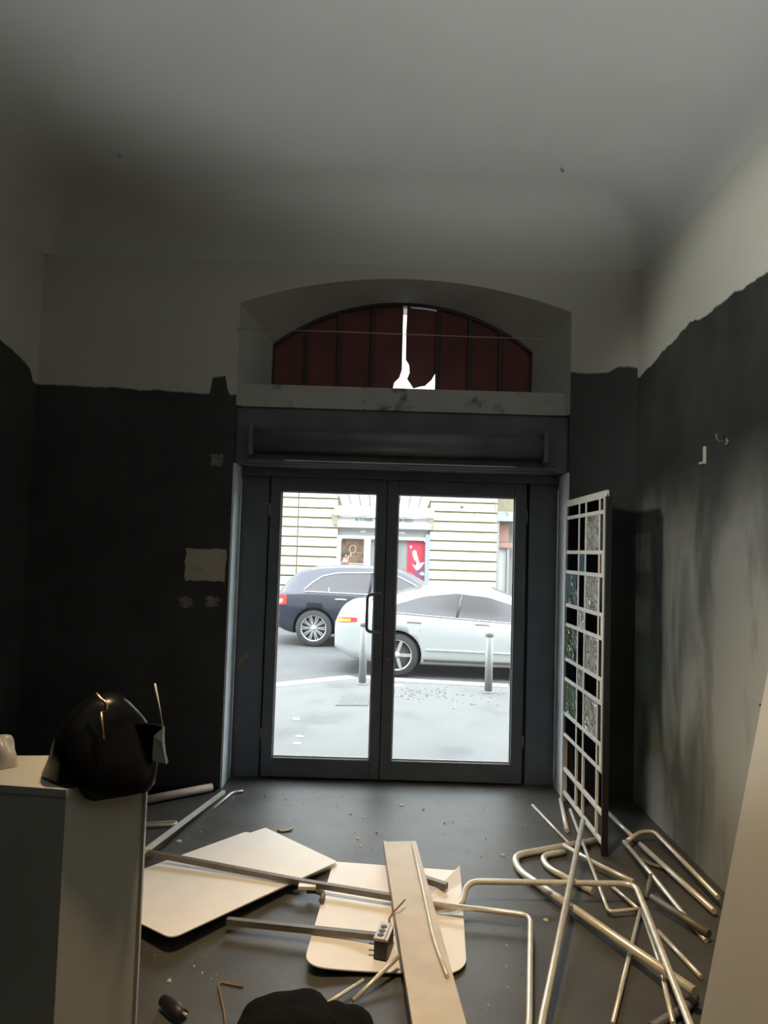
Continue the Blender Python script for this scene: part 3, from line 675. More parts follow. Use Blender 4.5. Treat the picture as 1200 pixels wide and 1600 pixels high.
tube('small_clip', [(500, 1598, .13), (515, 1588, .135), (524, 1596, .13)], .008, 'metalplate', 'small pale metal clip on the black cloth', .02, cat='clip', n=8)
cn = fl(268, 1585, 0)
co = thing('cable_connector', 'small dark cable connector on the floor beside the counter', 'connector', cn)
obj('plug_body', MB().tube([fl(255, 1563, .028), fl(275, 1578, .03), fl(287, 1588, .026)], [.02, .026, .02], 10), MT['plastic'], co)
for (px, py) in ((257, 1560), (286, 1583)):
    c = fl(px, py, .042); obj('contact', MB().tube([c, c + Vector((.018, -.012, 0))], .006, 6), MT['metalplate'], co)
tube('loose_wire', [(380, 1542, .004), (345, 1535, .004), (341, 1540, .004), (350, 1580, .004), (353, 1610, .004)], .004, 'wire', 'thin dark wire bent on the floor left of the black cloth', .04, cat='wire', n=6)
tube('curved_chip', [(434, 1297, .006), (442, 1299, .006), (452, 1297, .006), (457, 1294, .012)], .007, 'metalplate', 'curved dark and pale offcut beyond the tip of the large sheet', .03, cat='offcut', n=6)

# crumbs of plaster: uncountable
cm = MB(); rnd = random.Random(11)
regions = [(360, 830, 1226, 1292, 200), (540, 595, 1300, 1340, 14), (670, 790, 1300, 1345, 24), (240, 340, 1480, 1540, 12), (745, 815, 1450, 1590, 14), (240, 330, 1300, 1318, 6), (870, 880, 1460, 1590, 3)]
spots = [(rnd.uniform(x0, x1), y0 + (y1 - y0) * rnd.random() ** 1.5) for x0, x1, y0, y1, n_ in regions for _ in range(n_)]
for px, py in spots:
    p = fl(px, py, 0); r = rnd.choice((.0025, .003, .004, .0045, .008 if rnd.random() < .25 else .003))
    if p.x > XR - .03 or p.y > YN - .02: continue
    vs = [(p.x + rnd.uniform(-1, 1)*r*1.6, p.y + rnd.uniform(-1, 1)*r*1.6, rnd.uniform(0, r)) for _ in range(3)] + [(p.x, p.y, r*1.3), (p.x + r, p.y - r, .0)]
    cm.add(vs, [(0,1,2), (0,1,3), (1,2,3), (2,0,3), (0,4,3)])
tag(obj('plaster_crumbs', cm, MT['crumb']), 'scattered crumbs of pale plaster over the dark floor', 'debris', kind='stuff')
for (px, py, s, lab) in ((280, 1315, .016, 'pale plaster chip in the corner between pale rod and square tube'), (786, 1337, .014, 'pale plaster chip left of the thick bent pipe'), (853, 1438, .013, 'pale plaster chip below the chair frame bar'), (559, 1311, .012, 'pale plaster chip between the large sheet and plank top'), (628, 1259, .015, 'pale plaster chip on the floor in front of the door')):
    p = fl(px, py, 0)
    vs = [(p.x + s*math.cos(t)*(1 + .4*math.sin(3*t + px)), p.y + s*.8*math.sin(t), .001) for t in np.linspace(0, 6.28, 8)[:-1]]
    tag(obj('plaster_chip', MB().hexa(vs, [(x*.7 + p.x*.3, y*.7 + p.y*.3, s*.5) for x, y, z in vs]), MT['crumb'], base=p), lab, 'chip', 'larger plaster chips')

# ------------------------------------------------------------------ white counter with black bag, leaning board
ZT = 1.0
nc = fl(104, 1234, ZT); fc = fl(229, 1206, ZT); bk = fl(200, 1180, ZT); lf = fl(-60, 1222, ZT); lb = fl(-60, 1181, ZT)
foot = [lf, nc, fc, bk, lb]
cnt = thing('counter', 'white laminate counter block with an angled end at the lower left', 'counter', (nc.x, nc.y, 0))
cen = sum(foot, Vector()) / 5
ins = [cen + (p - cen) * .985 for p in foot]
obj('body', MB().hexa([Vector((p.x, p.y, 0)) for p in ins], [Vector((p.x, p.y, ZT - .02)) for p in ins]), MT['counter'], cnt)
obj('worktop', MB().hexa([Vector((p.x, p.y, ZT - .02)) for p in foot], [Vector((p.x, p.y, ZT)) for p in foot]), MT['counter'], cnt)
ev = Vector((fc.x, fc.y, 0)); obj('edge_strip', MB().hexa([ev + Vector(d) for d in ((-.012, -.004, 0), (.003, -.004, 0), (.003, .01, 0), (-.012, .01, 0))], [ev + Vector(d) + Vector((0, 0, ZT - .02)) for d in ((-.012, -.004, 0), (.003, -.004, 0), (.003, .01, 0), (-.012, .01, 0))]), MT['white_tube'], cnt)

bag = thing('black_bag', 'shiny black bag slumped over the corner of the white counter', 'bag', (nc.x, nc.y + .1, ZT))
def bag_rows():
    rows = []; n = 36
    b0 = fl(160, 1200, ZT)
    A, Bv = nc + Vector((-.02, -.01, 0)), fc + Vector((.012, -.01, 0))
    loops = [   # (height above top, half width along, half depth, centre shift)
        (-.045, .136, .105, 0), (-.03, .144, .112, 0), (.004, .148, .112, 0), (.05, .146, .105, 0), (.10, .132, .09, -.01), (.15, .105, .07, -.012), (.19, .07, .05, -.01), (.215, .035, .03, -.005), (.222, .0, .0, 0)]
    mid = (A + Bv) / 2 + Vector((-.032, .075, 0)); mid.z = 0; u = (Bv - A).normalized(); v = Vector((-u.y, u.x, 0))
    for h, a, d, sft in loops:
        row = []
        for j in range(n + 1):
            t = 2*math.pi*(j % n)/n
            w = 1 + .05*math.sin(3*t + h*30) + .035*math.sin(5*t - h*22)
            ca, sa = math.cos(t), math.sin(t)
            row.append(mid + u * (a*w*math.copysign(abs(ca)**.7, ca) + sft) + v * (d*w*math.copysign(abs(sa)**.7, sa)) + Vector((0, 0, max(h, .004) if False else h)))
        rows.append(row)
    return rows, mid, u, v
rows, bmid, bu, bv = bag_rows()
for r in rows:
    for p in r: p.z += ZT + .004
# the under side that lies on the worktop stays above it; only the front apron hangs over the edge
for r in rows[:2]:
    for p in r:
        if (p - bmid).dot(bv) > -.092: p.z = ZT + .004
obj('bag_body', MB().grid(rows), MT['bag'], bag)
cpos = fl(158, 1093, ZT + .17)
zp = at(158, 1093, (bmid - bv * .075).y)
obj('clasp', MB().tube(fillet([at(150, 1083, bmid.y - .09), at(157, 1092, bmid.y - .095), at(166, 1098, bmid.y - .10), at(166, 1110, bmid.y - .10), at(158, 1112, bmid.y - .10)], .008), .0045, 8), MT['brass'], bag)
obj('zip', MB().tube([at(158, 1112, bmid.y - .105), at(159, 1130, bmid.y - .112), at(162, 1155, bmid.y - .118)], .004, 6), MT['brass'], bag)
fl0 = fc.y - .035
flap = [at(x, y, fl0) for x, y in ((206, 1130), (240, 1133), (254, 1137), (254, 1160), (256, 1178), (260, 1194), (248, 1190), (236, 1189), (215, 1192), (200, 1180))]
obj('flap', MB().prism(flap, (0, .02, 0)), MT['bag'], bag)
st = [at(240, 1150, fl0 - .004), at(255, 1137, fl0 - .004), at(254, 1160, fl0 - .006), at(257, 1178, fl0 - .006), at(260, 1194, fl0 - .006), at(238, 1188, fl0 - .004)]
s_ = obj('torn_lining', MB().prism(st, (0, .003, 0)), MT['clear'], bag); s_['label'] = 'pale torn lining'
obj('strap', MB().tube([at(242, 1068, fl0), at(248, 1100, fl0), at(254, 1137, fl0)], .003, 6), MT['clear'], bag)
# crumpled bag at the very left
gp = fl(-6, 1196, ZT)
gr = blob(gp.x, gp.y + .0, lambda t: (.055, .05, .085), 9, .16)
for r in gr:
    for p in r: p.z += ZT + .001
tag(obj('crumpled_bag', MB().grid(gr), MT['clear'], base=(gp.x, gp.y, ZT)), 'crumpled grey plastic bag on the left end of the counter', 'bag')

# leaning board
B0, B1 = Vector((1.04, 2.36, .004)), Vector((1.68, 2.78, 2.06))
e1 = (B1 - B0).normalized(); bdir = Vector((0, -1, 0)); e2 = (bdir - e1 * bdir.dot(e1)).normalized(); nn = e1.cross(e2).normalized()
if nn.x > 0: nn = -nn
L1 = (B1 - B0).length
brd = thing('leaning_board', 'large pale board leaning against the right wall', 'board', B0)
c4 = [B0, B0 + e2 * .8, B0 + e2 * .8 + e1 * L1, B1]
obj('panel', MB().prism(c4, -nn * .018), MT['board'], brd)
sp_ = B0 + e1 * 1.02 + e2 * .02
for k in range(1):
    s0 = Vector(ray(1187, 1101)); tt = (B0 - EYE).dot(nn) / s0.dot(nn); c = EYE + s0 * tt
    obj('screw_hole', MB().add([c + nn * .001 + (e1 * math.cos(t) + e2 * math.sin(t)) * .005 for t in np.linspace(0, 6.28, 11)[:-1]] + [c + nn * -.002 + (e1 * math.cos(t) + e2 * math.sin(t)) * .005 for t in np.linspace(0, 6.28, 11)[:-1]], [list(range(10)), list(range(10, 20))] + [(i, (i+1) % 10, 10 + (i+1) % 10, 10 + i) for i in range(10)]), MT['plastic'], brd)

# ================================================================== THE STREET
ZW, ZS = -.20, -.30
kpts = [fl(250, 1100, ZW), fl(430, 1074, ZW), fl(560, 1060, ZW), fl(613, 1065, ZW), fl(796, 1075, ZW), fl(1000, 1088, ZW)]
kpts[0] = kpts[1] + (kpts[0] - kpts[1]) * 1.0
west, east = Vector((-14, kpts[0].y - 1.5, ZW)), Vector((14, kpts[-1].y - .6, ZW))
kline = [west] + kpts + [east]
yo = YF + .42
struct(obj('sidewalk', MB().prism([Vector((-14, yo, ZW)), Vector((14, yo, ZW))] + kline[::-1], (0, 0, -.2)), MT['walk']), 'pale worn asphalt pavement between the shop door and the kerb')
struct(obj('street', MB().box((-40, yo, ZS - .2), (40, 24, ZS)), MT['asphalt']), 'grey asphalt roadway')
kroot = struct(thing('kerb', '', None, kline[2]), 'pale granite kerb along the pavement edge')
KW = .26
for i in range(len(kline) - 1):
    a, b = kline[i], kline[i+1]; L = (b - a).length; n = max(1, round(L / 1.1)); dirv = (b - a).normalized(); nv = Vector((-dirv.y, dirv.x, 0))
    for k in range(n):
        p = a + (b - a) * (k / n) + dirv * .006; q2 = a + (b - a) * ((k + 1) / n) - dirv * .006
        dz = Vector((0, 0, random.uniform(.004, .012)))
        obj('kerb_stone', MB().hexa([p - Vector((0, 0, .19)), q2 - Vector((0, 0, .19)), q2 + nv * KW - Vector((0, 0, .19)), p + nv * KW - Vector((0, 0, .19))], [p + dz, q2 + dz, q2 + nv * KW + dz, p + nv * KW + dz]), MT['kerb'], kroot)
# access cover + gum and paper
cv = [fl(x, y, ZW) for x, y in ((524, 1103), (575, 1103), (580, 1088), (533, 1088))]
ac = thing('access_cover', 'grey rectangular access cover set in the pavement near the left bollard', 'cover', cv[0])
cc_ = sum(cv, Vector()) / 4
obj('rim', MB().prism([cc_ + (p - cc_) * 1.05 for p in cv], (0, 0, .004)), MT['darksteel'], ac)
obj('lid', MB().prism([cc_ + (p - cc_) * .98 + Vector((0, 0, .003)) for p in cv], (0, 0, .006)), mat('worn_cover', (0.115, 0.113, 0.108), 0.8, var=0.15, scale=9), ac)
for (px, py, s, lab) in ((464, 1162, .03, 'white paper scrap on the pavement nearest the left pane bottom'), (468, 1151, .028, 'thin white paper scrap just beyond the nearest paper scrap'), (463, 1124, .035, 'white paper scrap on the pavement halfway to the kerb on the left'), (618, 1071, .07, 'flat pale scrap beside the kerb right of the door stile')):
    p = fl(px, py, ZW); vs = [p + Vector((s*1.5*math.cos(t)*(1 + .25*math.sin(2*t + px)), s*1.2*math.sin(t), .001)) for t in np.linspace(0, 6.28, 9)[:-1]]
    tag(obj('paper_scrap', MB().prism(vs, (0, 0, .004)), MT['shopwhite'], base=p), lab, 'paper', 'scraps of paper on the pavement')
lm = MB(); rnd = random.Random(5)
for k in range(130):
    px, py = rnd.uniform(615, 700), rnd.gauss(1084, 5)
    if k > 90: px, py = rnd.uniform(700, 790), rnd.gauss(1092, 8)
    p = fl(px, py, ZW); s = rnd.uniform(.008, .028); t = rnd.uniform(0, 6.28)
    u = Vector((math.cos(t), math.sin(t), 0)) * s; v = Vector((-math.sin(t), math.cos(t), 0)) * s * .5
    lm.add([p - u, p + v + Vector((0, 0, .008)), p + u, p - v + Vector((0, 0, .006))], [(0, 1, 2), (0, 2, 3)])
tag(obj('fallen_leaves', lm, MT['joint']), 'dry leaf litter on the pavement by the kerb right of the handle', 'litter', kind='stuff')
# bollards
def bollard(px, py, top_py, label):
    b = fl(px, py, ZW); h = at(px, top_py, b.y).z - ZW
    t = thing('bollard', label, 'bollard', b, 'steel bollards by the kerb')
    obj('post', MB().lathe([(0, 0), (.052, 0), (.052, h - .06), (0, h - .06)], 24, 'Z', b), MT['galv'], t)
    obj('cap', MB().lathe([(0, h - .055), (.054, h - .055), (.054, h - .006), (.049, h), (0, h)], 24, 'Z', b), MT['galv'], t)
    obj('base_ring', MB().lathe([(0, 0), (.075, 0), (.075, .012), (.054, .02), (0, .02)], 24, 'Z', b), MT['galv'], t)
bollard(566, 1069, 972, 'steel bollard on the left, right beside the door handle')
bollard(763, 1082, 988, 'steel bollard on the right, in front of the white sedan')

# ------------------------------------------------------------------ our own building outside, above and beside the shop
oy0, oy1 = YF + .2, YF + .42
ob = MB()
ob.box((-14, oy0, -.3), (xl + .05, oy1, 9)); ob.box((xr - .05, oy0, -.3), (14, oy1, 9))
ob.box((xl + .05, oy0, zcF + .05), (xr - .05, oy1, 9)); ob.box((xl + .05, oy0, z_head), (xr - .05, oy1, z_sill1))
ob.box((xl + .05, oy0, -.3), (xr - .05, oy1, -.005))
ob.box((-14, -3, CEIL + .5), (14, oy0, CEIL + .7))
struct(obj('exterior_wall', ob, MT['stoneup']), 'outer face of the shop building')

# ------------------------------------------------------------------ facade across the street
YO = 20.0
def O(px, py, dy=0.0): return at(px, py, YO + dy)
def ox(px): return O(px, 860).x
def oz(px, py): return O(px, py).z
fac = struct(thing('wall_opposite', '', None, (0, YO, ZS)), 'cream rusticated stone facade across the street')
sx0, sx1 = ox(527), ox(671)          # shop opening
px0, px1 = ox(776), ox(815)          # portal on the right
jx = ox(464)
course = .2765; z_c0 = oz(463, 869)   # a joint height
zb = z_c0 - course * 12
ztop = zb + course * 20
bk_ = MB(); bk_.box((-24, YO + .06, ZS), (sx0, YO + .6, 9)); bk_.box((sx1, YO + .06, ZS), (px0, YO + .6, 9)); bk_.box((px1 + 1.2, YO + .06, ZS), (24, YO + .6, 9))
bk_.box((sx0, YO + .06, oz(600, 800)), (sx1, YO + .6, 9)); bk_.box((px0, YO + .06, oz(790, 800)), (px1 + 1.2, YO + .6, 9))
obj('backing', bk_, MT['joint'], fac)
segs = [(-24, ox(380)), (ox(380) + .012, jx - .012), (jx + .012, sx0), (sx1, px0), (px1 + 1.2, 24)]
for r in range(20):
    z0, z1 = zb + r * course, zb + (r + 1) * course
    for k, (a, b) in enumerate(segs):
        bb = b
        if k == 2 and z0 > oz(520, 812): bb = b - .02 - .0 * r
        if a < -20: m = 'stone'
        dyy = random.uniform(-.006, .006)
        obj('stone_course', MB().bbox((a, YO + dyy, z0 + .021), (bb, YO + .07, z1 - .021), .012), MT['stone'], fac)
obj('upper_wall', MB().box((-24, YO, ztop + .02), (24, YO + .07, 9)), MT['stoneup'], fac)
# flat arch of wedge stones over the shop
zv0, zv1 = oz(600, 793), oz(600, 740); xc = (sx0 + sx1) / 2; nv_ = 9
for i in range(nv_):
    a0, a1 = -1 + 2*i/nv_, -1 + 2*(i+1)/nv_; hb = (sx1 - sx0) / 2 * .92
    g = .012; l0, l1, u0, u1 = xc + a0*hb + g, xc + a1*hb - g, xc + a0*hb*1.32 + g, xc + a1*hb*1.32 - g
    obj('wedge_stone', MB().hexa([Vector((l0, YO - .05, zv0)), Vector((l1, YO - .05, zv0)), Vector((l1, YO + .07, zv0)), Vector((l0, YO + .07, zv0))],
                                 [Vector((u0, YO - .05, zv1)), Vector((u1, YO - .05, zv1)), Vector((u1, YO + .07, zv1)), Vector((u0, YO + .07, zv1))]), MT['stoneup'], fac)
hood = MB()
hood.bbox((ox(521), YO - .30, oz(590, 808)), (ox(676), YO + .07, zv0), .02)
obj('cornice', hood, MT['stoneup'], fac)
for (xa, xb) in ((ox(517), ox(527)), (ox(668), ox(676))):
    obj('corbel', MB().hexa([Vector((xa + .05, YO - .06, oz(600, 822))), Vector((xb, YO - .06, oz(600, 822))), Vector((xb, YO + .07, oz(600, 822))), Vector((xa + .05, YO + .07, oz(600, 822)))],
                            [Vector((xa - .02, YO - .24, oz(600, 806))), Vector((xb, YO - .24, oz(600, 806))), Vector((xb, YO + .07, oz(600, 806))), Vector((xa - .02, YO + .07, oz(600, 806)))]), MT['stone'], fac)

# shop front
shop = thing('shop_front', 'pale shop front with a sign board, brown window and red poster across the street', 'shop', (xc, YO, ZS))
obj('sign_board', MB().bbox((ox(526), YO - .12, oz(600, 826)), (ox(673), YO + .05, oz(600, 809)), .015), MT['shopwhite'], shop)
def text(body, px, py, size, Y, m, parent, name='lettering'):
    cu = bpy.data.curves.new(name, 'FONT'); cu.body = body; cu.size = size; cu.extrude = .006; cu.materials.append(m); cu.space_character = 1.25
    o = bpy.data.objects.new(name, cu); C.objects.link(o); p = at(px, py, Y); o.parent = parent; o.location = p - wloc(parent); o.rotation_euler = (math.pi/2, 0, 0)
    dg = bpy.context.evaluated_depsgraph_get(); me = bpy.data.meshes.new_from_object(o.evaluated_get(dg)); n_ = bpy.data.objects.new(name, me); C.objects.link(n_)
    n_.parent = parent; n_.location = o.location; n_.rotation_euler = o.rotation_euler; bpy.data.objects.remove(o); bpy.data.curves.remove(cu); return n_
text('A\u00b7I\u00b7INA', 555, 814, .125, YO - .13, MT['ink'], shop); text('A\u00b7EOI', 624, 815.5, .125, YO - .13, MT['ink'], shop)
def rect(name, x0, y0, x1, y1, m, dy0, dy1, par=shop, bev=.008):
    xa, xb = ox(x0), ox(x1); xm = (x0 + x1) / 2
    return obj(name, MB().bbox((xa, YO + dy0, oz(xm, y1)), (xb, YO + dy1, oz(xm, y0)), bev), MT[m], par)
rect('transom_panel', 527, 825, 671, 838, 'shopgrey', .10, .16)
obj('letter_strip', MB().box((ox(562), YO + .09, oz(566, 832)), (ox(570), YO + .105, oz(566, 829))), MT['shopwhite'], shop)
obj('letter_strip', MB().box((ox(622), YO + .09, oz(628, 834)), (ox(632), YO + .105, oz(628, 831))), MT['shopwhite'], shop)
rect('transom_bar', 527, 838, 671, 843, 'shopwhite', .04, .16)
for (x0, x1, m) in ((526, 532, 'shopwhite'), (568.5, 579, 'shopwhite'), (618, 622, 'shopwhite'), (664.5, 671.5, 'shopblue')):
    rect('pillar', x0, 835 if m == 'shopblue' else 838, x1, 990, m, .0, .2)
rect('interior_back', 532, 838, 664.5, 990, 'shopgrey', .52, .58)
bp_ = rect('window_display', 532, 843, 569, 880, 'brown', .2, .24)
rect('sill_panel', 532, 880, 569, 990, 'shopwhite', .12, .2)
rect('window_display', 579, 843, 618, 990, 'shopgrey', .2, .24)
rect('window_display', 622, 843, 638, 990, 'shopgrey', .2, .24)
rg = O(551, 858.5, .18)
ring = [rg + Vector((.088*math.cos(t), 0, .115*math.sin(t))) for t in np.linspace(0, 2*math.pi, 25)[:-1]]
em = obj('ring_emblem', MB().tube(ring, .013, 8, closed=True).tube([rg + Vector((-.03, 0, -.11)), rg + Vector((-.07, 0, -.17)), rg + Vector((-.02, 0, -.19))], .016, 8).tube([rg + Vector((.1, 0, -.09)), rg + Vector((.3, 0, -.085))], .006, 6), MT['gold'], shop)
em['label'] = 'gold ring emblem with a short tail'
po = rect('poster', 637, 846, 664.5, 915, 'poster', .17, .2, bev=.003); po['label'] = 'red poster with white figure'
def psh(pts, m='postwhite', d=.165): return MB().prism([O(x, y, d) for x, y in pts], (0, .004, 0)), MT[m]
for pts, m in ((((644, 862), (648, 859), (651, 862), (652, 869), (655, 871), (650, 873), (645, 870)), 'postwhite'), (((640, 853), (643, 852), (644, 856), (641, 857)), 'postwhite'),
               (((645, 873), (653, 873), (656, 880), (660, 879), (664, 878), (660, 884), (655, 890), (650, 891), (646, 885), (643, 881), (650, 884), (651, 878)), 'postwhite'),
               (((646, 893), (658, 886), (664, 884), (664, 906), (655, 903), (648, 898)), 'postdark'), (((655, 896), (660, 893), (664, 896), (664, 899), (658, 899)), 'postwhite')):
    mb, mm = psh(pts, m, .165 if m == 'postdark' else .160); obj('poster_print', mb, mm, po)

# portal on the right
pt_ = struct(thing('door_2', '', None, ((px0 + px1) / 2, YO, ZS)), 'recessed pink and grey portal right of the stone facade')
obj('recess', MB().box((px0, YO + .7, ZS), (px1 + 1.2, YO + .8, oz(790, 803))), MT['shopgrey'], pt_)
rect('pink_panel', 780, 818, 798, 847, 'pink', .35, .42, pt_); rect('cross_beam', 777, 848, 815, 856, 'pink', .25, .42, pt_)
rect('jamb', 776, 812, 780, 990, 'shopgrey', .05, .3, pt_); rect('door_leaf', 783, 858, 795, 990, 'shopwhite', .4, .46, pt_); rect('jamb', 795, 857, 799, 990, 'shopgrey', .3, .46, pt_)
rect('roof_beam', 776, 800, 830, 815, 'shopgrey', .0, .6, pt_)
for (x0, x1) in ((771, 775), (786, 792)):
    obj('raking_joint', MB().prism([O(x0, 782, -.012), O(x0 + 1.3, 782, -.012), O(x1 + 2.3, 806, -.012), O(x1 + 1, 806, -.012)], (0, .006, 0)), MT['joint'], pt_)
# small hanging lantern and alarm dot on the stone
lp = O(741.5, 812, -.12)
ln = thing('wall_lantern', 'small brass lantern hanging on the stone wall right of the shop', 'lantern', lp)
obj('lantern_body', MB().lathe([(0, -.07), (.05, -.07), (.055, -.03), (.03, .05), (.012, .08), (0, .085)], 14, 'Z', lp), MT['brass'], ln)
obj('arm', MB().tube([lp + Vector((0, 0, .08)), lp + Vector((0, 0, .17)), lp + Vector((0, .13, .19))], .01, 6), MT['darksteel'], ln)
lp = O(722, 791.5, -.03)
tag(obj('wall_disc', MB().lathe([(0, 0), (.05, 0), (.045, -.03), (0, -.04)], 16, 'Y', lp), MT['darksteel'], base=lp), 'small grey disc fixed to the stone wall above the lantern', 'fitting')
struct(obj('path_opposite', MB().box((-24, YO - 2.6, ZS), (24, YO + .06, ZS + .1)), MT['walk']), 'far pavement along the stone facade')

# ------------------------------------------------------------------ cars
def smooth_curve(pts, L, win=.10, n=400):
    xs = np.linspace(0, L, n); ys = np.interp(xs, [p[0] for p in pts], [p[1] for p in pts]); k = max(1, int(win / L * n))
    pad = np.concatenate([2*ys[0] - ys[k:0:-1], ys, 2*ys[-1] - ys[-2:-k-2:-1]])
    ker = np.hanning(2*k + 1); ker /= ker.sum()
    return lambda x: float(np.interp(x, xs, np.convolve(pad, ker, 'same')[k:k+n]))
class Car:
    def __init__(s, L, W, low, belt, top, plan, roofw):
        s.L, s.W = L, W
        s.low, s.belt, s.top = smooth_curve(low, L), smooth_curve(belt, L), smooth_curve(top, L, .14)
        s.plan, s.roofw = smooth_curve(plan, L, .15), roofw
    def section(s, x):
        zl, zb, zt = s.low(x), s.belt(x), s.top(x); W = s.W * s.plan(x)
        zt = max(zt, zl + .12); zb = min(zb, zt - .03); h = zt - zb; d = zb - zl
        p = [(W*.86, zl), (W*.955, zl + .05*d), (W*.975, zl + .2*d), (W*.985, zl + .42*d), (W, zl + .62*d), (W*.995, zl + .78*d), (W*.975, zl + .92*d), (W*.945, zb)]
        Wr = W * (s.roofw + (1 - s.roofw) * max(0, 1 - h / .38) * .35)
        for k in (.12, .3, .5, .7, .85): p.append((W*.935 + (Wr - W*.935) * (k/.9), zb + h*.93*k))
        p += [(Wr*.97, zb + h*.90), (Wr*.9, zb + h*.95), (Wr*.7, zb + h*.983), (Wr*.35, zb + h*.997), (0, zt)]
        return p
    def ys(s, x, z):
        p = s.section(x)[:14]
        return float(np.interp(z, [q[1] for q in p], [q[0] for q in p]))
    def body(s, m, arches, name, root):
        n = 110; xs = [s.L * (i / n) for i in range(n + 1)]; mb = MB(); rows = []
        for x in xs:
            p = s.section(x); rows.append([Vector((x, -y, z)) for y, z in p] + [Vector((x, y, z)) for y, z in p[-2::-1]])
        mb.grid(rows); k = len(rows[0])
        mb.add([], []); 
        for i in range(n): mb.f.append([i*k, (i+1)*k, (i+1)*k + k - 1, i*k + k - 1]); mb.mi.append(1); mb.sm.append(False)
        mb.f.append(list(range(k))); mb.f.append([n*k + j for j in range(k)][::-1]); mb.mi += [0, 0]; mb.sm += [False, False]
        o = obj(name, mb, [MT[m], MT['plastic']], root, local=True)
        # cut the wheel arches
        cut = MB()
        for (x, z, r) in arches:
            for sgn in (-1, 1):
                ya, yb = sgn * (s.W - .30), sgn * (s.W + .1)
                cut.lathe([(r, ya), (r, yb)], 40, 'Y', (x, 0, z), 0, False)
        c = obj('cutter', cut, MT['plastic']); c.parent = None
        o.parent = None
        md = o.modifiers.new('cut', 'BOOLEAN'); md.object = c; md.operation = 'DIFFERENCE'; md.solver = 'EXACT'
        try: md.material_mode = 'TRANSFER'
        except Exception: pass
        dg = bpy.context.evaluated_depsgraph_get(); me = bpy.data.meshes.new_from_object(o.evaluated_get(dg))
        o.modifiers.clear(); old = o.data; o.data = me; me.name = name; bpy.data.objects.remove(c); o.parent = root
        return o
    def strip(s, x0, x1, zlo, zhi, name, m, root, n=40, kz=6, eps=.004, th=.0, both=True):
        """patch on the side between two height curves"""
        o = None
        for sg in ((-1, 1) if both else (-1,)):
            rows = []
            for i in range(n + 1):
                x = x0 + (x1 - x0) * i / n; a, b = zlo(x), zhi(x); row = []
                for j in range(kz + 1):
                    z = a + (b - a) * j / kz; row.append(Vector((x, sg * (s.ys(x, z) + eps), z)))
                rows.append(row)
            o = obj(name, MB().grid(rows), MT[m], root, local=True)
        return o
    def line(s, pts, r, name, m, root, both=True, eps=.004):
        for sg in ((-1, 1) if both else (-1,)):
            obj(name, MB().tube([Vector((x, sg * (s.ys(x, z) + eps), z)) for x, z in pts], r, 6), MT[m], root, local=True)
    def topstrip(s, x0, x1, name, m, root, n=16, w=.93, eps=.012):
        rows = []
        for i in range(n + 1):
            x = x0 + (x1 - x0) * i / n; p = s.section(x); q = p[12:]; row = []
            side = [(y*w, z) for y, z in q]
            for y, z in side: row.append(Vector((x, -y, z + eps)))
            for y, z in side[-2::-1]: row.append(Vector((x, y, z + eps)))
            rows.append(row)
        return obj(name, MB().grid(rows), MT[m], root, local=True)
def wheel(root, x, y, r, w, spokes, double, out=-1, src=None):
    """tyre (part) > rim, brake disc (sub-parts)"""
    t = MB(); pr = [(r*.70, -w/2), (r*.90, -w/2), (r*.97, -w*.40), (r, -w*.25), (r, w*.25), (r*.97, w*.4), (r*.90, w/2), (r*.70, w/2)]
    t.lathe(pr + [pr[0]], 40, 'Y', caps=False)
    wo = obj('wheel', t, MT['rubber'], root, local=True); wo.location = (x, y, r)
    rim = MB(); fy = -w*.42
    R = r*.72
    rows = [[Vector((rr*math.cos(a), yy, rr*math.sin(a))) for a in np.linspace(0, 2*math.pi, 41)] for rr, yy in ((R*1.02, fy - .012), (R*.97, fy - .02), (R*.90, fy - .004), (R*.88, fy + .05))]
    rim.grid(rows)
    for i in range(spokes):
        for da in ((-.09, .09) if double else (0,)):
            a = 2*math.pi*i/spokes; d0 = Vector((math.cos(a + da*1.6), 0, math.sin(a + da*1.6))) * R * .16; d1 = Vector((math.cos(a + da), 0, math.sin(a + da))) * R * .95
            pz = Vector((-math.sin(a), 0, math.cos(a))) * R * (.032 if double else .1)
            rim.hexa([d0 - pz + Vector((0, fy + .0, 0)), d0 + pz + Vector((0, fy + .0, 0)), d0 + pz + Vector((0, fy + .03, 0)), d0 - pz + Vector((0, fy + .03, 0))],
                     [d1 - pz + Vector((0, fy - .012, 0)), d1 + pz + Vector((0, fy - .012, 0)), d1 + pz + Vector((0, fy + .03, 0)), d1 - pz + Vector((0, fy + .03, 0))])
    rim.lathe([(0, fy - .004), (R*.2, fy - .004), (R*.22, fy + .02), (0, fy + .02)], 20, 'Y')
    ro = obj('rim', rim, MT['rim'], wo, local=True)
    dk = obj('brake_disc', MB().lathe([(0, fy + .06), (R*.97, fy + .06), (R*.97, fy + .07), (0, fy + .07)], 30, 'Y'), MT['darksteel'], wo, local=True)
    if out > 0: wo.rotation_euler.z = math.pi
    return wo

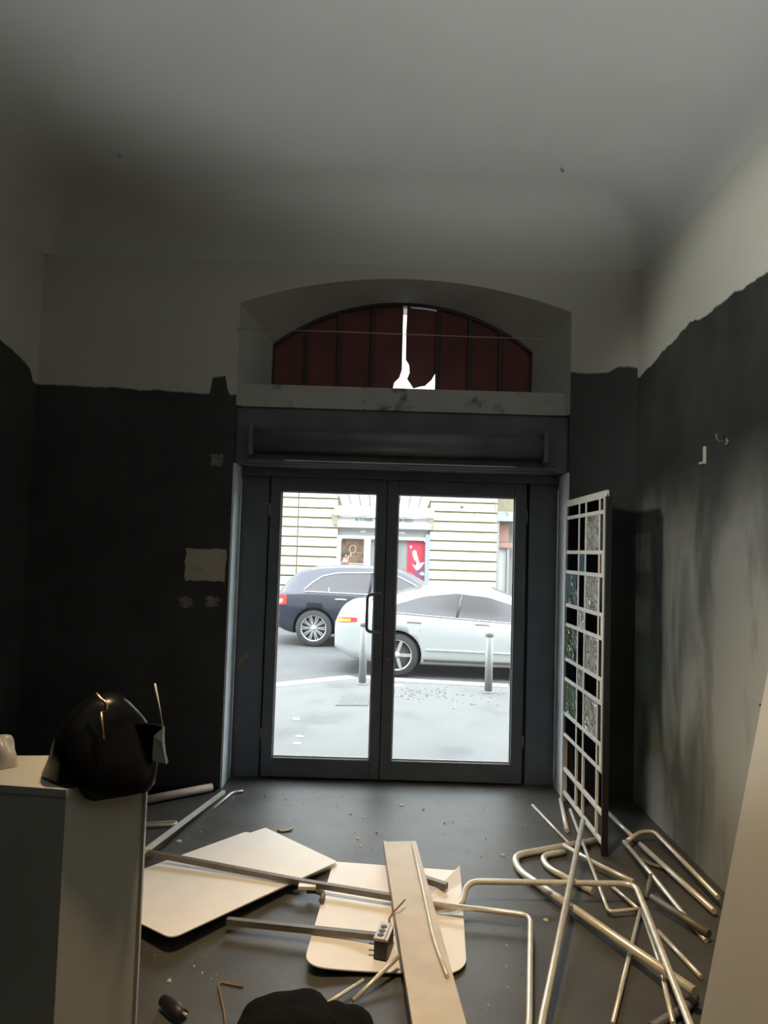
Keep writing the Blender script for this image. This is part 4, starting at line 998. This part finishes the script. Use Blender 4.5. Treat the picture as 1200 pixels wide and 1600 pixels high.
# parked dark blue SUV
A = Car(4.66, .95,
        [(0, .44), (.25, .30), (.5, .24), (4.1, .24), (4.45, .30), (4.66, .42)],
        [(0, .90), (.12, 1.06), (.7, 1.08), (1.5, 1.06), (3.0, 1.00), (3.4, .98), (4.3, .88), (4.66, .72)],
        [(0, .86), (.05, 1.00), (.12, 1.10), (.42, 1.46), (.52, 1.53), (.9, 1.61), (1.5, 1.655), (2.2, 1.645), (2.65, 1.56), (3.38, 1.12), (3.55, 1.08), (4.25, .98), (4.55, .86), (4.66, .66)],
        [(0, .90), (.15, .95), (.7, 1.0), (3.9, 1.0), (4.4, .90), (4.66, .72)], .70)
wp = fl(492, 1010, ZS); RX = .86
suv = thing('suv', 'parked dark blue SUV with chrome window trim and red tail lamp', 'car', (wp.x - RX, wp.y + .86, ZS))
suv.rotation_euler.z = -math.radians(2.0)
A.body('suv', [(RX, .37, .42), (RX + 2.82, .37, .42)], 'body', suv)
wtop = smooth_curve([(.62, 1.10), (.78, 1.26), (.98, 1.40), (1.3, 1.475), (2.0, 1.50), (2.5, 1.45), (2.85, 1.28), (3.2, 1.07)], 4.66, .06)
wbot = smooth_curve([(.6, 1.10), (3.2, 1.045)], 4.66, .02)
A.strip(.66, 3.12, wbot, lambda x: max(wtop(x), wbot(x) + .004), 'side_window', 'carglass', suv, eps=.012)
xs_ = np.linspace(.64, 3.14, 40)
A.line([(x, max(wtop(x), wbot(x))) for x in xs_] , .018, 'window_trim', 'chrome', suv, eps=.012); A.line([(x, wbot(x) - .005) for x in xs_], .014, 'window_trim', 'chrome', suv, eps=.012)
A.line([(1.95, wbot(1.95)), (2.0, wtop(2.0))], .03, 'door_pillar', 'plastic', suv); A.line([(1.13, wbot(1.13)), (1.14, wbot(1.13) + .09)], .012, 'window_divider', 'chrome', suv)
A.line([(x, A.top(x) - .055) for x in np.linspace(.75, 2.5, 20)], .02, 'roof_rail', 'chrome', suv, eps=-.02)
A.topstrip(2.72, 3.34, 'windscreen', 'carglass', suv); A.topstrip(.14, .42, 'rear_window', 'carglass', suv)
A.strip(.015, .30, lambda x: .80 + .10*x, lambda x: 1.05 - .25*x*.6, 'tail_lamp', 'redlamp', suv, n=10, kz=5, eps=.008)
A.strip(.05, .22, lambda x: .80 + .3*x, lambda x: .90 + .2*x, 'lamp_lens', 'chrome', suv, n=8, kz=3, eps=.012)
A.strip(.015, .16, lambda x: .575, lambda x: .625, 'bumper_reflector', 'redlamp', suv, n=6, kz=2, eps=.006)
for xx in (1.28, 2.32): A.line([(xx, .955), (xx + .1, .96), (xx + .22, .955)], .018, 'door_handle', 'chrome', suv, eps=.02)
for pts in (((1.75, .36), (1.78, .9), (1.80, 1.05)), ((2.85, .36), (2.9, .8), (2.9, 1.03)), ((.95, .82), (1.02, 1.08))): A.line(pts, .005, 'door_gap', 'plastic', suv, eps=.0)
A.strip(.02, 4.4, lambda x: A.low(x) + .0, lambda x: A.low(x) + .13, 'side_cladding', 'plastic', suv, n=60, kz=2, eps=.004) if False else None
for xw in (RX, RX + 2.82):
    for sg in (-1, 1): wheel(suv, xw, sg * .80, .37, .26, 10, True, sg)
mr = MB(); mr.bbox((3.0, -1.12, 1.08), (3.12, -.93, 1.22), .03); obj('wing_mirror', mr, MT['suv'], suv, local=True)
A.strip(4.3, 4.62, lambda x: .70, lambda x: .80 - .1*(x-4.3), 'head_lamp', 'chrome', suv, n=8, kz=3, eps=.006)

# white sedan driving past
B = Car(4.70, .925,
        [(0, .40), (.3, .24), (.6, .19), (4.1, .19), (4.5, .22), (4.7, .30)],
        [(0, .86), (.15, .99), (.8, 1.0), (1.6, .95), (3.0, .86), (3.6, .80), (4.3, .72), (4.7, .55)],
        [(0, .84), (.04, .98), (.12, 1.10), (.45, 1.135), (.7, 1.185), (1.1, 1.315), (1.6, 1.42), (2.05, 1.445), (2.5, 1.40), (3.0, 1.22), (3.55, .96), (4.2, .82), (4.55, .66), (4.7, .48)],
        [(0, .82), (.2, .92), (.8, 1.0), (3.8, 1.0), (4.4, .88), (4.7, .66)], .68)
RB = 1.0
wp = fl(625, 1056, ZS)
sed = thing('sedan', 'white sedan passing in front of the shop door with amber tail lamp lit', 'car', (wp.x - RB, wp.y + .84, ZS))
sed.rotation_euler.z = -math.radians(4.0)
B.body('sedan', [(RB, .34, .385), (RB + 2.87, .34, .385)], 'body', sed)
bt = smooth_curve([(.72, 1.04), (1.0, 1.13), (1.4, 1.25), (1.9, 1.31), (2.4, 1.27), (2.9, 1.13), (3.4, .90)], 4.7, .06)
bb_ = smooth_curve([(.72, 1.01), (3.4, .86)], 4.7, .02)
B.strip(.74, 3.36, bb_, lambda x: max(bt(x), bb_(x) + .004), 'side_window', 'carglass', sed, eps=.012)
xs_ = np.linspace(.72, 3.38, 40)
B.line([(x, bb_(x) - .004) for x in xs_], .008, 'window_trim', 'chrome', sed, eps=.012)
B.line([(1.92, bb_(1.92)), (2.0, bt(2.0))], .022, 'door_pillar', 'carglass', sed)
B.topstrip(2.55, 3.5, 'windscreen', 'carglass', sed); B.topstrip(.55, 1.35, 'rear_window', 'carglass', sed)
B.strip(.02, .36, lambda x: .80 + .08*x, lambda x: .885 + .02*x, 'tail_lamp', 'redlamp', sed, n=10, kz=4, eps=.008)
B.strip(.03, .26, lambda x: .815 + .06*x, lambda x: .865 + .02*x, 'turn_signal', 'amber', sed, n=10, kz=3, eps=.013)
for xx in (1.15, 2.2): B.line([(xx, .855), (xx + .11, .853), (xx + .22, .848)], .010, 'door_handle', 'darksteel', sed, eps=.0)
for pts in (((1.30, .42), (1.36, .75), (1.3, 1.0)), ((1.98, .3), (2.0, .93)), ((3.1, .3), (3.15, .88))): B.line(pts, .004, 'door_gap', 'darksteel', sed, eps=.0)
B.line([(x, .44 - .01*(x-1.5)) for x in np.linspace(1.45, 3.4, 20)], .016, 'side_crease', 'sedan', sed, eps=.004)
B.strip(1.42, 3.42, lambda x: .215, lambda x: .29, 'sill_cladding', 'darksteel', sed, n=20, kz=2, eps=.004)
B.strip(4.25, 4.6, lambda x: .60, lambda x: .70 - .1*(x-4.25), 'head_lamp', 'chrome', sed, n=8, kz=3, eps=.006)
for xw in (RB, RB + 2.87):
    for sg in (-1, 1): wheel(sed, xw, sg * .79, .34, .235, 5, False, sg)
mr = MB(); mr.bbox((2.95, -1.10, .94), (3.12, -.90, 1.06), .03); obj('wing_mirror', mr, MT['sedan'], sed, local=True)

# ------------------------------------------------------------------ passer-by behind the SUV
hp = at(538, 869, 18.4); gz = ZS + .1; Hh = (hp.z + .12 - gz)
k_ = Hh / 1.75
per = thing('person', 'person in a maroon jacket walking past the shop behind the SUV', 'person', (hp.x, hp.y, gz))
def skin_mesh(name, verts, edges, radii, rootv, mats, pick, parent):
    me = bpy.data.meshes.new(name); me.from_pydata(verts, edges, []); o = bpy.data.objects.new(name, me); C.objects.link(o)
    o.modifiers.new('skin', 'SKIN'); me.skin_vertices or None
    for i, r in enumerate(radii): me.skin_vertices[0].data[i].radius = (r, r) if not isinstance(r, tuple) else r
    me.skin_vertices[0].data[rootv].use_root = True
    sb = o.modifiers.new('sub', 'SUBSURF'); sb.levels = 2; sb.render_levels = 2
    dg = bpy.context.evaluated_depsgraph_get(); new = bpy.data.meshes.new_from_object(o.evaluated_get(dg)); o.modifiers.clear(); o.data = new; new.name = name
    new.materials.clear()
    for m in mats: new.materials.append(m)
    for p in new.polygons: p.use_smooth = True; p.material_index = pick(p.center)
    o.parent = parent; return o
V = [(0,0,.95), (0,0,1.12), (.01,0,1.30), (.02,0,1.44), (.035,0,1.52), (.05,0,1.60), (.06,0,1.69),     # 0-6 spine, neck, head
     (0,-.10,.90), (.10,-.10,.50), (-.02,-.10,.08), (.12,-.10,.03),                                      # right leg
     (0,.10,.90), (.02,.10,.50), (-.22,.10,.12), (-.10,.10,.04),                                         # left leg
     (.02,-.19,1.40), (-.06,-.23,1.12), (.06,-.24,.90), (.11,-.24,.82),                                  # right arm
     (.02,.19,1.40), (.10,.23,1.12), (.24,.22,.95), (.29,.22,.88)]                                       # left arm
V = [(x*k_, y*k_, z*k_) for x, y, z in V]
E = [(0,1),(1,2),(2,3),(3,4),(4,5),(5,6),(0,7),(7,8),(8,9),(9,10),(0,11),(11,12),(12,13),(13,14),(3,15),(15,16),(16,17),(17,18),(3,19),(19,20),(20,21),(21,22)]
Rr = [.14,.13,.15,.12,.06,.095,.075,.09,.065,.045,.04,.09,.065,.045,.04,.065,.05,.04,.035,.065,.05,.04,.035]
def pick(c):
    z = c.z / k_
    if z > 1.485: return 0
    if z > .86 and not (abs(c.y) > .19*k_ and z < .90): return 1
    return 0 if abs(c.y) > .19*k_ and z > .75 else 2
skin_mesh('body', V, E, Rr, 0, [MT['skin'], MT['jacket'], MT['trousers']], pick, per)
hc = Vector((.045*k_, 0, 1.655*k_))
rows = []
for i in range(9):
    f = -.35 + (math.pi/2 + .35) * i / 8
    rows.append([hc + Vector((-.025 + .115*math.cos(t)*math.cos(f), .10*math.sin(t)*math.cos(f), .125*math.sin(f) + .01)) for t in np.linspace(.75, 2*math.pi - .75, 19)])
obj('hair', MB().grid(rows), MT['hair'], per, local=True)
obj('nose', MB().tube([hc + Vector((.095, 0, .01)), hc + Vector((.125, 0, -.025)), hc + Vector((.10, 0, -.035))], [.008, .014, .008], 8), MT['skin'], per, local=True)
for sg in (-1, 1):
    e_ = obj('ear', MB().lathe([(0, 0), (.028, 0), (.022, .012*sg), (0, .01*sg)], 12, 'Y', hc + Vector((0, sg*.095, -.01))), MT['skin'], per, local=True)
    obj('eye', MB().lathe([(0, 0), (.012, 0), (0, .008)], 8, 'X', hc + Vector((.088, sg*.035, .005))), MT['hair'], per, local=True)
